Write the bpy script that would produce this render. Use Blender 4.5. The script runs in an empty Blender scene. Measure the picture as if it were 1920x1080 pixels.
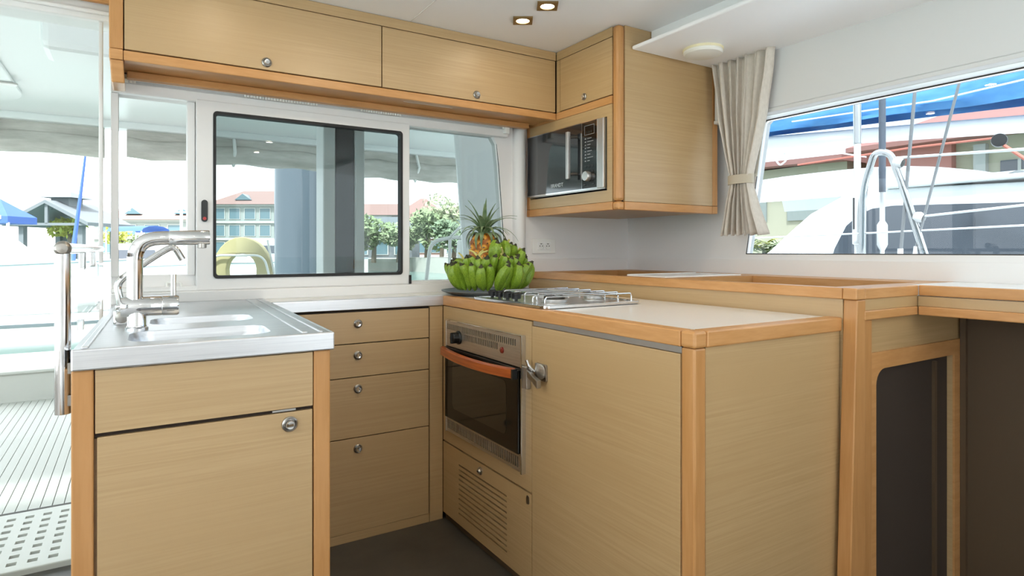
import bpy, bmesh, math, random
from mathutils import Vector, Matrix, noise
from mathutils.geometry import tessellate_polygon
random.seed(7)
C = bpy.context.scene.collection
S = bpy.context.scene
PI = math.pi

# ------------------------------------------------------------------ camera, world, exposure
cam = bpy.data.cameras.new('camera')
cam_o = bpy.data.objects.new('camera', cam)
C.objects.link(cam_o)
cam_o.location = (0, 0, 1.09)
cam_o.rotation_euler = (PI / 2, 0, -math.radians(31.879))
cam.sensor_width = 36.0
cam.lens = 36.0 * 1140 / 1920
cam.shift_y = -70 / 1920
cam.clip_start = 0.02
cam.clip_end = 2000
S.camera = cam_o

w = bpy.data.worlds.new('world')
S.world = w
w.use_nodes = True
bg = w.node_tree.nodes['Background']
bg.inputs[0].default_value = (0.90, 0.95, 1.0, 1)
bg.inputs[1].default_value = 1.6

sun = bpy.data.lights.new('sun', 'SUN')
sun.energy = 5.0; sun.angle = math.radians(8); sun.color = (1.0, .985, .97)
sun_o = bpy.data.objects.new('sun', sun); C.objects.link(sun_o)
sun_o.rotation_euler = Vector((-.45, -.42, .95)).to_track_quat('Z', 'Y').to_euler()

S.view_settings.view_transform = 'Standard'
S.view_settings.look = 'None'
S.view_settings.gamma = 1.0
S.view_settings.use_curve_mapping = False
S.view_settings.exposure = 1.30
S.cycles.max_bounces = 10
S.cycles.diffuse_bounces = 6
S.cycles.glossy_bounces = 5
S.cycles.transparent_max_bounces = 24
S.cycles.sample_clamp_indirect = 6.0
S.cycles.caustics_reflective = False
S.cycles.caustics_refractive = False
S.cycles.use_denoising = True

# ------------------------------------------------------------------ materials
def srgb(r, g, b):
    def c(v):
        v /= 255.0
        return v / 12.92 if v <= .04045 else ((v + .055) / 1.055) ** 2.4
    return (c(r), c(g), c(b), 1)

M = {}
def mat(name, col, rough=.5, metal=0.0, spec=.5, coat=0.0, emit=None, estr=0.0):
    m = bpy.data.materials.new(name)
    m.use_nodes = True
    b = m.node_tree.nodes['Principled BSDF']
    b.inputs['Base Color'].default_value = col
    b.inputs['Roughness'].default_value = rough
    b.inputs['Metallic'].default_value = metal
    b.inputs['Specular IOR Level'].default_value = spec
    b.inputs['Coat Weight'].default_value = coat
    b.inputs['Coat Roughness'].default_value = .08
    if emit:
        b.inputs['Emission Color'].default_value = emit
        b.inputs['Emission Strength'].default_value = estr
    M[name] = m
    return m

def grain(name, c1, c2, scale, rough=.45, detail=4.0, bump=.0, pos=(.35, .65), coat=0.0, c3=None, sc3=(1, 1, 3)):
    """stretched noise between two colours, object space"""
    m = mat(name, c1, rough, coat=coat)
    nt = m.node_tree
    b = nt.nodes['Principled BSDF']
    tc = nt.nodes.new('ShaderNodeTexCoord')
    mp = nt.nodes.new('ShaderNodeMapping')
    mp.inputs['Scale'].default_value = scale
    nz = nt.nodes.new('ShaderNodeTexNoise')
    nz.inputs['Scale'].default_value = 1.0
    nz.inputs['Detail'].default_value = detail
    nz.inputs['Roughness'].default_value = .65
    rp = nt.nodes.new('ShaderNodeValToRGB')
    rp.color_ramp.elements[0].color = c1
    rp.color_ramp.elements[1].color = c2
    rp.color_ramp.elements[0].position = pos[0]
    rp.color_ramp.elements[1].position = pos[1]
    nt.links.new(tc.outputs['Object'], mp.inputs['Vector'])
    nt.links.new(mp.outputs['Vector'], nz.inputs['Vector'])
    nt.links.new(nz.outputs['Fac'], rp.inputs['Fac'])
    out = rp.outputs['Color']
    if c3:
        n2 = nt.nodes.new('ShaderNodeTexNoise')
        n2.inputs['Scale'].default_value = 1.0
        n2.inputs['Detail'].default_value = 2.0
        mp2 = nt.nodes.new('ShaderNodeMapping')
        mp2.inputs['Scale'].default_value = sc3
        mx = nt.nodes.new('ShaderNodeMix')
        mx.data_type = 'RGBA'
        r2 = nt.nodes.new('ShaderNodeMapRange')
        r2.inputs['From Min'].default_value = .4
        r2.inputs['From Max'].default_value = .75
        nt.links.new(tc.outputs['Object'], mp2.inputs['Vector'])
        nt.links.new(mp2.outputs['Vector'], n2.inputs['Vector'])
        nt.links.new(n2.outputs['Fac'], r2.inputs['Value'])
        nt.links.new(r2.outputs['Result'], mx.inputs[0])
        nt.links.new(out, mx.inputs[6])
        mx.inputs[7].default_value = c3
        out = mx.outputs[2]
    nt.links.new(out, b.inputs['Base Color'])
    if bump:
        bp = nt.nodes.new('ShaderNodeBump')
        bp.inputs['Strength'].default_value = bump
        bp.inputs['Distance'].default_value = .002
        nt.links.new(nz.outputs['Fac'], bp.inputs['Height'])
        nt.links.new(bp.outputs['Normal'], b.inputs['Normal'])
    return m

grain('oak', srgb(189, 158, 113), srgb(177, 145, 99), (3, 3, 170), .42, 5, .10, c3=srgb(182, 150, 104), sc3=(1.2, 1.2, 9))
for n_ in ('oak',):
    M[n_].node_tree.nodes['Principled BSDF'].inputs['Specular IOR Level'].default_value = 1.0
grain('beech', srgb(202, 150, 96), srgb(190, 137, 81), (8, 8, 60), .38, 3)
grain('beech_upright', srgb(194, 143, 90), srgb(182, 130, 75), (50, 50, 4), .38, 3)
grain('orange_wood', srgb(196, 104, 48), srgb(150, 68, 28), (6, 4, 90), .3, 4, coat=.3)
mat('white_gelcoat', srgb(238, 239, 238), .28)
mat('white_plastic', srgb(236, 236, 232), .35)
mat('white_frame', srgb(228, 227, 226), .35)
mat('white_top', srgb(234, 232, 228), .22)
mat('wall_white', srgb(234, 232, 231), .5)
mat('wall_grey', srgb(220, 219, 218), .7)
mat('ceiling_white', srgb(241, 240, 240), .6)
mat('soffit_white', srgb(247, 247, 249), .45)
grain('floor_grey', srgb(74, 70, 64), srgb(62, 59, 54), (6, 6, 6), .45, 4)
mat('dark_gap', srgb(42, 28, 18), .8)
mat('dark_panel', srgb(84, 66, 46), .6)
mat('dark_inner', srgb(58, 47, 38), .75)
grain('steel', srgb(226, 228, 231), srgb(212, 214, 218), (4, 260, 260), .36, 3)
M['steel'].node_tree.nodes['Principled BSDF'].inputs['Metallic'].default_value = 1
grain('oven_steel', srgb(212, 204, 192), srgb(196, 188, 176), (200, 5, 200), .45, 3)
M['oven_steel'].node_tree.nodes['Principled BSDF'].inputs['Metallic'].default_value = 1
mat('chrome', srgb(214, 214, 214), .09, 1.0)
mat('satin_metal', srgb(170, 166, 160), .28, 1.0)
mat('dark_metal', srgb(70, 66, 62), .35, .9)
mat('aluminium', srgb(196, 194, 190), .35, .9)
mat('black_plastic', srgb(22, 23, 24), .3)
mat('black_rubber', srgb(26, 26, 28), .6)
mat('black_gloss', srgb(14, 14, 15), .05, 0, .6, coat=.5)
mat('microwave_glass', srgb(30, 33, 37), .05, 0, .8, coat=1.0)
mat('oven_glass', srgb(16, 13, 11), .12, 0, .5)
mat('red_lamp', srgb(120, 34, 22), .25)
mat('red_plastic', srgb(190, 60, 60), .4)
mat('grey_print', srgb(150, 150, 152), .5)
mat('silver_print', srgb(200, 200, 200), .35, .6)
mat('brass', srgb(150, 124, 82), .35, .8)
mat('lamp_disc', srgb(255, 240, 210), .5, emit=(1.0, .86, .62, 1), estr=9.0)
grain('curtain_cloth', srgb(214, 205, 194), srgb(204, 195, 184), (90, 90, 40), .85, 3)
mat('tieback_cloth', srgb(196, 186, 168), .85)
mat('lining_cloth', srgb(224, 220, 210), .85)
mat('cushion_white', srgb(238, 238, 238), .9)
mat('plate_grey', srgb(92, 96, 96), .4)
mat('stalk_green', srgb(196, 186, 110), .6)
mat('banana_tip', srgb(52, 50, 26), .7)
grain('banana_skin', srgb(132, 162, 46), srgb(98, 132, 30), (22, 22, 16), .38, 4, c3=srgb(140, 166, 52), sc3=(30, 30, 20))
grain('pineapple_leaf', srgb(112, 136, 92), srgb(78, 104, 66), (14, 14, 14), .5, 3, c3=srgb(146, 160, 122), sc3=(40, 40, 10))
mat('alarm_white', srgb(236, 234, 226), .45)
mat('alarm_ring', srgb(232, 222, 186), .5)

def glass(name, tint, ior=1.45, rough=.0):
    m = bpy.data.materials.new(name)
    m.use_nodes = True
    nt = m.node_tree
    nt.nodes.clear()
    o = nt.nodes.new('ShaderNodeOutputMaterial')
    t = nt.nodes.new('ShaderNodeBsdfTransparent')
    t.inputs[0].default_value = tint
    g = nt.nodes.new('ShaderNodeBsdfGlossy')
    g.inputs['Roughness'].default_value = rough
    fr = nt.nodes.new('ShaderNodeFresnel')
    fr.inputs['IOR'].default_value = ior
    mx = nt.nodes.new('ShaderNodeMixShader')
    ge = nt.nodes.new('ShaderNodeNewGeometry')      # a thin sheet: no total reflection on the way out
    sb = nt.nodes.new('ShaderNodeMath'); sb.operation = 'SUBTRACT'; sb.inputs[0].default_value = 1.0
    ml = nt.nodes.new('ShaderNodeMath'); ml.operation = 'MULTIPLY'
    nt.links.new(ge.outputs['Backfacing'], sb.inputs[1])
    nt.links.new(fr.outputs[0], ml.inputs[0]); nt.links.new(sb.outputs[0], ml.inputs[1])
    nt.links.new(ml.outputs[0], mx.inputs[0])
    nt.links.new(t.outputs[0], mx.inputs[1])
    nt.links.new(g.outputs[0], mx.inputs[2])
    nt.links.new(mx.outputs[0], o.inputs[0])
    M[name] = m
glass('clear_glass', (.97, .985, .98, 1))
glass('window_glass', (.70, .75, .75, 1))
glass('side_glass', (.66, .70, .72, 1))
glass('fixed_glass', (.74, .78, .78, 1))
glass('screen_glass', (.93, .96, .955, 1), 1.12)
# outside
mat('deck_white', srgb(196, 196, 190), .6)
mat('bounce_deck_white', srgb(246, 246, 246), .6)
mat('deck_seam', srgb(84, 82, 78), .8)
mat('grate_white', srgb(204, 204, 198), .5)
mat('bin_grey', srgb(70, 70, 66), .8)
mat('roof_gelcoat', srgb(230, 232, 232), .35)
grain('canvas', srgb(206, 201, 195), srgb(180, 176, 169), (3, 3, 14), .85, 4, .3)
mat('strap_white', srgb(232, 232, 230), .7)
mat('hull_white', srgb(236, 238, 238), .3)
mat('hull_grey', srgb(150, 156, 162), .4)
mat('boat_window', srgb(70, 76, 84), .15)
mat('tube_rib', srgb(214, 218, 216), .5)
mat('blue_canvas', srgb(54, 86, 152), .8)
grain('sail_blue', srgb(84, 142, 192), srgb(58, 118, 178), (2, 3, 9), .8, 4, .4)
mat('spar_white', srgb(232, 232, 230), .4)
mat('rope_white', srgb(226, 226, 224), .8)
mat('rope_red', srgb(206, 120, 104), .8)
mat('wire_grey', srgb(140, 142, 144), .4, .6)
mat('dark_spar', srgb(86, 94, 106), .4)
mat('building_wall', srgb(142, 148, 144), .8)
mat('building_white', srgb(170, 172, 168), .8)
mat('building_window', srgb(88, 113, 121), .2)
mat('roof_red', srgb(130, 104, 98), .8)
mat('roof_pink', srgb(138, 114, 106), .8)
mat('roof_terracotta', srgb(150, 106, 100), .8)
mat('wall_terracotta', srgb(172, 114, 104), .8)
mat('wall_cream', srgb(176, 172, 150), .8)
mat('timber_grey', srgb(98, 104, 108), .8)
mat('leaf_green', srgb(126, 142, 104), .8)  # leaf greens paled and greyed to carry the outdoor haze
mat('leaf_pale', srgb(150, 160, 126), .8)
mat('leaf_yellow', srgb(176, 178, 84), .8)
mat('leaf_dark', srgb(112, 130, 104), .8)
mat('bark', srgb(110, 100, 88), .9)
mat('piling_grey', srgb(72, 84, 94), .2, 0, .6)
mat('piling_red', srgb(170, 96, 84), .7)
mat('buoy_yellow', srgb(188, 176, 130), .7)
mat('mullion_dark', srgb(40, 43, 43), .06)
mat('quay_stone', srgb(176, 176, 168), .9)
mat('fender_blue', srgb(70, 106, 190), .5)
mat('orange_hull', srgb(220, 120, 90), .5)
m = mat('water', srgb(104, 132, 126), .12)
_nt = m.node_tree
_n = _nt.nodes.new('ShaderNodeTexNoise'); _n.inputs['Scale'].default_value = 1.3; _n.inputs['Detail'].default_value = 3
_tc = _nt.nodes.new('ShaderNodeTexCoord'); _b = _nt.nodes.new('ShaderNodeBump')
_b.inputs['Strength'].default_value = .35; _b.inputs['Distance'].default_value = .2
_nt.links.new(_tc.outputs['Object'], _n.inputs['Vector']); _nt.links.new(_n.outputs['Fac'], _b.inputs['Height'])
_nt.links.new(_b.outputs['Normal'], _nt.nodes['Principled BSDF'].inputs['Normal'])

# ------------------------------------------------------------------ mesh helpers
class MB:
    def __init__(s, T=None):
        s.v, s.f, s.mi, s.T = [], [], [], T
    def add(s, vs, fs, mi=0):
        o = len(s.v)
        for p in vs:
            p = Vector(p)
            s.v.append(s.T @ p if s.T else p)
        for f in fs:
            s.f.append([i + o for i in f]); s.mi.append(mi)
        return s
    def box(s, x0, x1, y0, y1, z0, z1, mi=0):
        x0, x1 = min(x0, x1), max(x0, x1); y0, y1 = min(y0, y1), max(y0, y1); z0, z1 = min(z0, z1), max(z0, z1)
        return s.add([(x0,y0,z0),(x1,y0,z0),(x1,y1,z0),(x0,y1,z0),(x0,y0,z1),(x1,y0,z1),(x1,y1,z1),(x0,y1,z1)],
                     [(0,3,2,1),(4,5,6,7),(0,1,5,4),(1,2,6,5),(2,3,7,6),(3,0,4,7)], mi)
    def hexa(s, p, mi=0):
        """8 corners: 4 bottom (ccw) + 4 top"""
        return s.add(p, [(0,3,2,1),(4,5,6,7),(0,1,5,4),(1,2,6,5),(2,3,7,6),(3,0,4,7)], mi)
    def prism(s, poly, fm, w0, w1, mi=0):
        """poly of (a,b); fm(a,b,w)->xyz"""
        n = len(poly)
        vs = [fm(a, b, w0) for a, b in poly] + [fm(a, b, w1) for a, b in poly]
        fs = [tuple(range(n - 1, -1, -1)), tuple(range(n, 2 * n))]
        fs += [(i, (i + 1) % n, n + (i + 1) % n, n + i) for i in range(n)]
        return s.add(vs, fs, mi)
    def plate(s, outer, holes, fm, w0, w1, mi=0):
        """flat plate with holes, real thickness"""
        loops = [outer] + holes
        flat = [p for l in loops for p in l]
        tri = tessellate_polygon([[Vector((a, b, 0)) for a, b in l] for l in loops])
        n = len(flat)
        vs = [fm(a, b, w0) for a, b in flat] + [fm(a, b, w1) for a, b in flat]
        fs = [tuple(t) for t in tri] + [tuple(n + i for i in reversed(t)) for t in tri]
        k = 0
        for l in loops:
            m_ = len(l)
            for i in range(m_):
                a, b = k + i, k + (i + 1) % m_
                fs.append((a, b, n + b, n + a))
            k += m_
        return s.add(vs, fs, mi)
    def tube(s, pts, r, n=12, mi=0, cap=True):
        pts = [Vector(p) for p in pts]
        rs = r if isinstance(r, (list, tuple)) else [r] * len(pts)
        t0 = (pts[1] - pts[0]).normalized()
        up = Vector((0, 0, 1)) if abs(t0.z) < .9 else Vector((1, 0, 0))
        u = t0.cross(up).normalized()
        vs, fs = [], []
        for i, p in enumerate(pts):
            if i == 0: t = pts[1] - pts[0]
            elif i == len(pts) - 1: t = pts[-1] - pts[-2]
            else: t = (pts[i + 1] - p).normalized() + (p - pts[i - 1]).normalized()
            t.normalize()
            u = (u - t * u.dot(t)).normalized()
            v = t.cross(u)
            for k in range(n):
                a = 2 * PI * k / n
                vs.append(p + (u * math.cos(a) + v * math.sin(a)) * rs[i])
        for i in range(len(pts) - 1):
            for k in range(n):
                a, b = i * n + k, i * n + (k + 1) % n
                fs.append((a, b, b + n, a + n))
        if cap:
            fs.append(tuple(range(n - 1, -1, -1)))
            fs.append(tuple((len(pts) - 1) * n + k for k in range(n)))
        return s.add(vs, fs, mi)
    def lathe(s, prof, c, axis=(0, 0, 1), n=20, mi=0, mis=None):
        ax = Vector(axis).normalized()
        up = Vector((0, 0, 1)) if abs(ax.z) < .9 else Vector((1, 0, 0))
        u = ax.cross(up).normalized(); v = ax.cross(u)
        c = Vector(c)
        for i in range(len(prof) - 1):
            (r0, h0), (r1, h1) = prof[i], prof[i + 1]
            vs = []
            for r, h in ((r0, h0), (r1, h1)):
                for k in range(n):
                    a = 2 * PI * k / n
                    vs.append(c + ax * h + (u * math.cos(a) + v * math.sin(a)) * max(r, 1e-5))
            s.add(vs, [(k, (k + 1) % n, n + (k + 1) % n, n + k) for k in range(n)], mis[i] if mis else mi)
        return s
    def mesh(s, name, mats, smooth=False):
        me = bpy.data.meshes.new(name)
        me.from_pydata([tuple(p) for p in s.v], [], s.f)
        for m_ in (mats if isinstance(mats, (list, tuple)) else [mats]):
            me.materials.append(M[m_])
        for p, i in zip(me.polygons, s.mi): p.material_index = i
        bm = bmesh.new(); bm.from_mesh(me)
        bmesh.ops.remove_doubles(bm, verts=bm.verts, dist=1e-5)
        bmesh.ops.recalc_face_normals(bm, faces=bm.faces)
        bm.to_mesh(me); bm.free()
        if smooth:
            me.polygons.foreach_set('use_smooth', [True] * len(me.polygons))
            try: me.set_sharp_from_angle(angle=math.radians(38))
            except Exception: pass
        me.update()
        return me

def link(name, me, parent=None, bevel=0, T=None):
    o = bpy.data.objects.new(name, me)
    C.objects.link(o)
    if T is not None: o.matrix_basis = T
    if parent is not None:
        o.parent = parent
        r = parent
        while r.parent is not None: r = r.parent
        if parent.type == 'EMPTY': o.matrix_parent_inverse = Matrix.Translation(-parent.location)
        elif parent.parent is not None and parent.type == 'MESH':
            o.matrix_parent_inverse = parent.matrix_basis.inverted()
    if bevel:
        b = o.modifiers.new('bevel', 'BEVEL'); b.width = bevel; b.segments = 2
        b.limit_method = 'ANGLE'; b.angle_limit = math.radians(40)
    return o
def ob(name, mb, mats, parent=None, bevel=0, smooth=False):
    return link(name, mb.mesh(name, mats, smooth), parent, bevel)
def tag(o, label, cat, group=None, kind=None):
    o['label'] = label; o['category'] = cat
    if group: o['group'] = group
    if kind: o['kind'] = kind
    return o
def struct(name, mb, mats, parent=None, bevel=0, smooth=False, label=None):
    o = ob(name, mb, mats, parent, bevel, smooth)
    if parent is None:
        o['kind'] = 'structure'
        if label: o['label'] = label
    return o
def thing(name, label, cat, loc, group=None, kind=None):
    o = bpy.data.objects.new(name, None)
    C.objects.link(o); o.location = loc; o.empty_display_size = .05
    tag(o, label, cat, group, kind)
    return o
def rr(x0, x1, y0, y1, r, n=5):
    pts = []
    for cx, cy, a0 in ((x1 - r, y0 + r, -PI / 2), (x1 - r, y1 - r, 0), (x0 + r, y1 - r, PI / 2), (x0 + r, y0 + r, PI)):
        for k in range(n + 1):
            a = a0 + PI / 2 * k / n
            pts.append((cx + r * math.cos(a), cy + r * math.sin(a)))
    return pts
def rect(x0, x1, y0, y1): return [(x0, y0), (x1, y0), (x1, y1), (x0, y1)]
def fillet(pts, r, n=6):
    pts = [Vector(p) for p in pts]
    out = [pts[0]]
    for i in range(1, len(pts) - 1):
        a, p, b = pts[i - 1], pts[i], pts[i + 1]
        d1, d2 = (a - p), (b - p)
        rr_ = min(r, d1.length * .49, d2.length * .49)
        p1, p2 = p + d1.normalized() * rr_, p + d2.normalized() * rr_
        for k in range(n + 1):
            t = k / n
            out.append(p1 * (1 - t) ** 2 + p * 2 * t * (1 - t) + p2 * t * t)
    out.append(pts[-1])
    return out
XZ = lambda y, s=1: (lambda a, b, w: (a, y + s * w, b))      # a=x b=z, w depth along +y
YZ = lambda x, s=1: (lambda a, b, w: (x + s * w, a, b))      # a=y b=z, w depth along +x
XY = lambda z, s=1: (lambda a, b, w: (a, b, z + s * w))

def button(parent, c, axis, r=.016):
    """round push-button latch: rosette ring and button"""
    ring = ob('latch_ring', MB().lathe([(r, 0), (r, .004), (r * .86, .006), (r * .68, .004), (r * .64, .001), (0, .001)], c, axis, 24),
              'satin_metal', parent, smooth=True)
    ob('latch_button', MB().lathe([(r * .58, .001), (r * .58, .010), (r * .5, .013), (r * .3, .0125), (0, .0125)], c, axis, 24),
       'chrome', ring, smooth=True)
    return ring

def text_mesh(txt, size, mname):
    cu = bpy.data.curves.new('lettering', 'FONT')
    cu.body = txt; cu.size = size; cu.extrude = .0004; cu.align_x = 'CENTER'
    o = bpy.data.objects.new('lettering_tmp', cu); C.objects.link(o)
    dg = bpy.context.evaluated_depsgraph_get()
    me = bpy.data.meshes.new_from_object(o.evaluated_get(dg))
    bpy.data.objects.remove(o)
    me.materials.clear(); me.materials.append(M[mname])
    return me
# ================================================================== ROOM SHELL
YB, XR = 2.51, 2.313           # aft wall, hull side wall
XL, YF = -1.6, -1.5            # far sides of the saloon, behind the camera
struct('floor', MB().box(XL, XR + .05, YF, 2.60, -.06, 0), 'floor_grey')
ceil = struct('ceiling', MB().box(XL, XR + .05, YF, 2.56, 2.0, 2.05), 'ceiling_white')
ob('ceiling_seam', MB().box(.93, .933, YF, 2.26, 1.9985, 2.0005), 'wall_grey', ceil)

# aft wall with window openings
fix_glass = [(1.018, .957), (1.53, .957), (1.512, 1.2), (1.488, 1.50), (1.476, 1.60), (1.455, 1.633), (1.018, 1.633)]
hl = rect(-.045, .19, 1.003, 1.632)
hs = rect(.215, .995, .960, 1.628)
mb = MB().plate([(-.067, 0), (XR + .05, 0), (XR + .05, 2.0), (-.067, 2.0)], [hl, hs, fix_glass], XZ(YB), 0, .05)
struct('wall_back', mb, 'wall_white')
# aft-wall lower panel and column mouldings
struct('trim_1', MB().box(1.62, XR, YB - .008, YB, .98, 1.052), 'wall_white', bevel=.002)
struct('trim_2', MB().lathe([(0, .905), (.032, .905), (.032, 1.69), (0, 1.69)], (1.595, 2.50, 0), n=24), 'white_frame', smooth=True)
struct('trim_3', MB().box(-.067, 1.02, YB - .035, YB, .945, .962).box(1.02, 1.55, YB - .03, YB, .935, .955), 'white_frame', bevel=.003)
struct('trim_4', MB().box(-.067, 1.56, 2.455, YB, .905, .945), 'white_frame', bevel=.004)

# sliding window: outer head rail, sash with gasket and pane, latch
win = thing('window_1', 'white framed sliding window over the back worktop', 'window', (.6, YB, .95), kind='structure')
del win['category']
ob('head_rail', MB().box(-.067, 1.52, 2.478, YB, 1.632, 1.668).box(-.067, 1.52, 2.490, YB, 1.668, 1.69), 'white_frame', win, bevel=.003)
ob('opening_jamb', MB().box(-.067, -.045, 2.49, YB + .05, 1.0, 1.632).box(.165, .19, 2.50, YB + .05, 1.0, 1.632), 'white_frame', win, bevel=.002)
sash = ob('sash', MB().plate(rect(.192, 1.016, .947, 1.640), [rr(.25, .980, .990, 1.600, .012)], XZ(2.474), 0, .034), 'white_frame', win, bevel=.003)
ob('gasket', MB().plate(rr(.247, .983, .987, 1.603, .014), [rr(.257, .973, .998, 1.592, .012)], XZ(2.470), 0, .032), 'black_rubber', sash)
ob('pane', MB().box(.255, .975, 2.489, 2.493, .996, 1.594), 'window_glass', sash)
lt = ob('latch', MB().prism(rr(.208, .229, 1.195, 1.275, .0104), XZ(2.4735), -.006, .002), 'black_plastic', sash, smooth=True)
ob('latch_dot', MB().lathe([(.006, 0), (.006, .003), (0, .003)], (.2185, 2.4675, 1.207), (0, -1, 0), 12), 'red_plastic', lt)
ob('catch_hook', MB().tube(fillet([(.10, 2.50, .975), (.145, 2.488, .975), (.145, 2.488, .955), (.10, 2.488, .955), (.10, 2.50, .975)], .012, 4), .004, 8), 'white_plastic', win, smooth=True)
ob('sash_stop', MB().box(1.012, 1.022, 2.468, 2.476, .947, .985), 'black_rubber', win)
fx = ob('fixed_pane', MB().prism([(1.0185, .9575), (1.529, .9575), (1.511, 1.2), (1.487, 1.50), (1.475, 1.60), (1.454, 1.6325), (1.0185, 1.6325)], XZ(2.53), 0, .005), 'fixed_glass', win)
gk = [(1.535, .95), (1.515, 1.2), (1.491, 1.50), (1.479, 1.605), (1.457, 1.637), (1.015, 1.637)]
ob('fixed_gasket', MB().tube([(a, 2.515, b) for a, b in gk], .0045, 8), 'black_rubber', win, smooth=True)
# mullion standing just outside the sliding pane
mul = thing('window_mullion', 'pale and dark upright mullion seen behind the sliding window pane', 'mullion', (.85, 2.66, .93))
ob('pale_post', MB().box(.679, .731, 2.60, 2.72, .90, 1.72), 'white_frame', mul, bevel=.006)
ob('dark_face', MB().box(.734, .812, 2.61, 2.70, .90, 1.72), 'mullion_dark', mul)
ob('pale_edge', MB().box(.815, .858, 2.60, 2.72, .90, 1.72), 'white_frame', mul, bevel=.006)

# curtain track with gliders along the window head
tr = thing('curtain_track', 'white curtain track with clustered gliders above the sliding window', 'track', (.7, 2.47, 1.68))
ob('rail', MB().box(-.03, 1.50, 2.455, 2.478, 1.676, 1.692), 'white_plastic', tr, bevel=.002)
gl = MB().lathe([(0, -.006), (.0045, -.004), (.0045, .004), (0, .006)], (0, 0, 0), n=8).mesh('glider', 'white_plastic', True)
for x0, n in ((.355, 26), (.80, 17), (1.482, 1), (-.02, 3)):
    for k in range(n):
        link('glider', gl, tr, T=Matrix.Translation((x0 + .0105 * k, 2.462, 1.670)))
ob('end_stop', MB().box(1.49, 1.512, 2.45, 2.478, 1.645, 1.69), 'white_plastic', tr, bevel=.003)

# hull side wall and the long side window
wl = [(-1.35, 1.078), (1.75, 1.074), (1.66, 1.64), (1.645, 1.653), (-1.35, 1.653)]
struct('wall_right', MB().plate([(YF, 0), (YB, 0), (YB, 2.0), (YF, 2.0)], [wl], YZ(XR), 0, .05), 'wall_white')
w2 = thing('window_2', 'long side window over the desk', 'window', (XR, .5, 1.07), kind='structure'); del w2['category']
ob('pane', MB().prism([(-1.345, 1.08), (1.745, 1.077), (1.657, 1.638), (1.643, 1.65), (-1.345, 1.65)], YZ(XR + .022), 0, .005), 'side_glass', w2)
ob('gasket', MB().tube([(XR + .005, a, b) for a, b in [(-1.345, 1.078), (1.75, 1.076), (1.662, 1.638), (1.645, 1.652), (-1.345, 1.652)]], .0035, 8), 'dark_metal', w2, smooth=True)
struct('trim_5', MB().plate([(YF, .985), (YB, .985), (YB, 1.052), (YF, 1.052)], [], YZ(XR - .008), 0, .008), 'wall_white')
# upper lining panel above the side window
struct('wall_right_upper', MB().box(2.21, 2.25, YF, 1.835, 1.672, 1.91), 'wall_grey', bevel=.004)
struct('trim_6', MB().box(2.204, 2.252, YF, 1.835, 1.655, 1.671), 'wall_grey', bevel=.003)
struct('trim_7', MB().hexa([(2.25, YF, 1.653), (2.313, YF, 1.653), (2.313, 1.83, 1.653), (2.25, 1.83, 1.653),
                            (2.25, YF, 1.69), (2.313, YF, 1.69), (2.313, 1.83, 1.69), (2.25, 1.83, 1.69)]), 'white_gelcoat')
# soffit
so = struct('soffit', MB().box(1.715, XR, YF, 1.838, 1.905, 1.921), 'soffit_white', bevel=.006)
so['label'] = 'white overhanging soffit panel under the ceiling'
struct('soffit_riser', MB().box(1.825, 1.85, YF, 1.838, 1.921, 2.0), 'ceiling_white')

# saloon behind the camera: forward and port walls with big windows
fh = [rect(.85, 1.48, 0.64, 1.95), rect(1.55, 2.2, 0.64, 1.95)]
struct('wall_front', MB().plate(rect(XL, XR + .05, 0, 2.0), fh, XZ(YF), 0, -.05), 'wall_white')
lh = [rect(-1.4, -.05, 0.64, 1.95), rect(.02, 1.3, 0.64, 1.95), rect(1.37, 2.4, .64, 1.95)]
struct('wall_left', MB().plate(rect(YF, 2.56, 0, 2.0), lh, YZ(XL), 0, -.05), 'wall_white')
for i, (nm, hh, fm) in enumerate((('window_3', fh, XZ(YF - .02)), ('window_4', lh, YZ(XL - .02)))):
    o = thing(nm, 'saloon window behind the viewpoint', 'window', (0, YF, 1) if i == 0 else (XL, 0, 1), kind='structure'); del o['category']
    for r_ in hh: ob('pane', MB().prism(r_, fm, 0, -.005), 'clear_glass', o)

# aft doorway on the left: head, pelmet, sliding glass leaf
struct('door_head', MB().box(XL, -.067, 2.44, 2.56, 1.855, 2.0).box(XL, -.067, 2.425, 2.44, 1.872, 1.885), 'white_frame', bevel=.004, label='white head of the aft sliding door')
struct('trim_8', MB().box(XL, -.067, 2.405, 2.425, 1.905, 1.998), 'beech', bevel=.003)
dr = thing('door_1', 'sliding glass door leaf beside the grab rail', 'door', (-.5, 2.46, 0), kind='structure'); del dr['category']
ob('pane', MB().box(-.98, -.098, 2.463, 2.469, .03, 1.86), 'clear_glass', dr)
ob('stile', MB().box(-.100, -.088, 2.455, 2.477, .02, 1.86), 'white_frame', dr, bevel=.003)
# ================================================================== GALLEY FURNITURE
ZT = .907                                   # worktop height
sk = lambda x, y: x + .034 * (y - 1.368)    # the sink run leans very slightly outwards
def skbox(mb, x0, x1, y0, y1, z0, z1, mi=0):
    return mb.hexa([(sk(x0,y0),y0,z0),(sk(x1,y0),y0,z0),(sk(x1,y1),y1,z0),(sk(x0,y1),y1,z0),
                    (sk(x0,y0),y0,z1),(sk(x1,y0),y0,z1),(sk(x1,y1),y1,z1),(sk(x0,y1),y1,z1)], mi)
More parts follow.
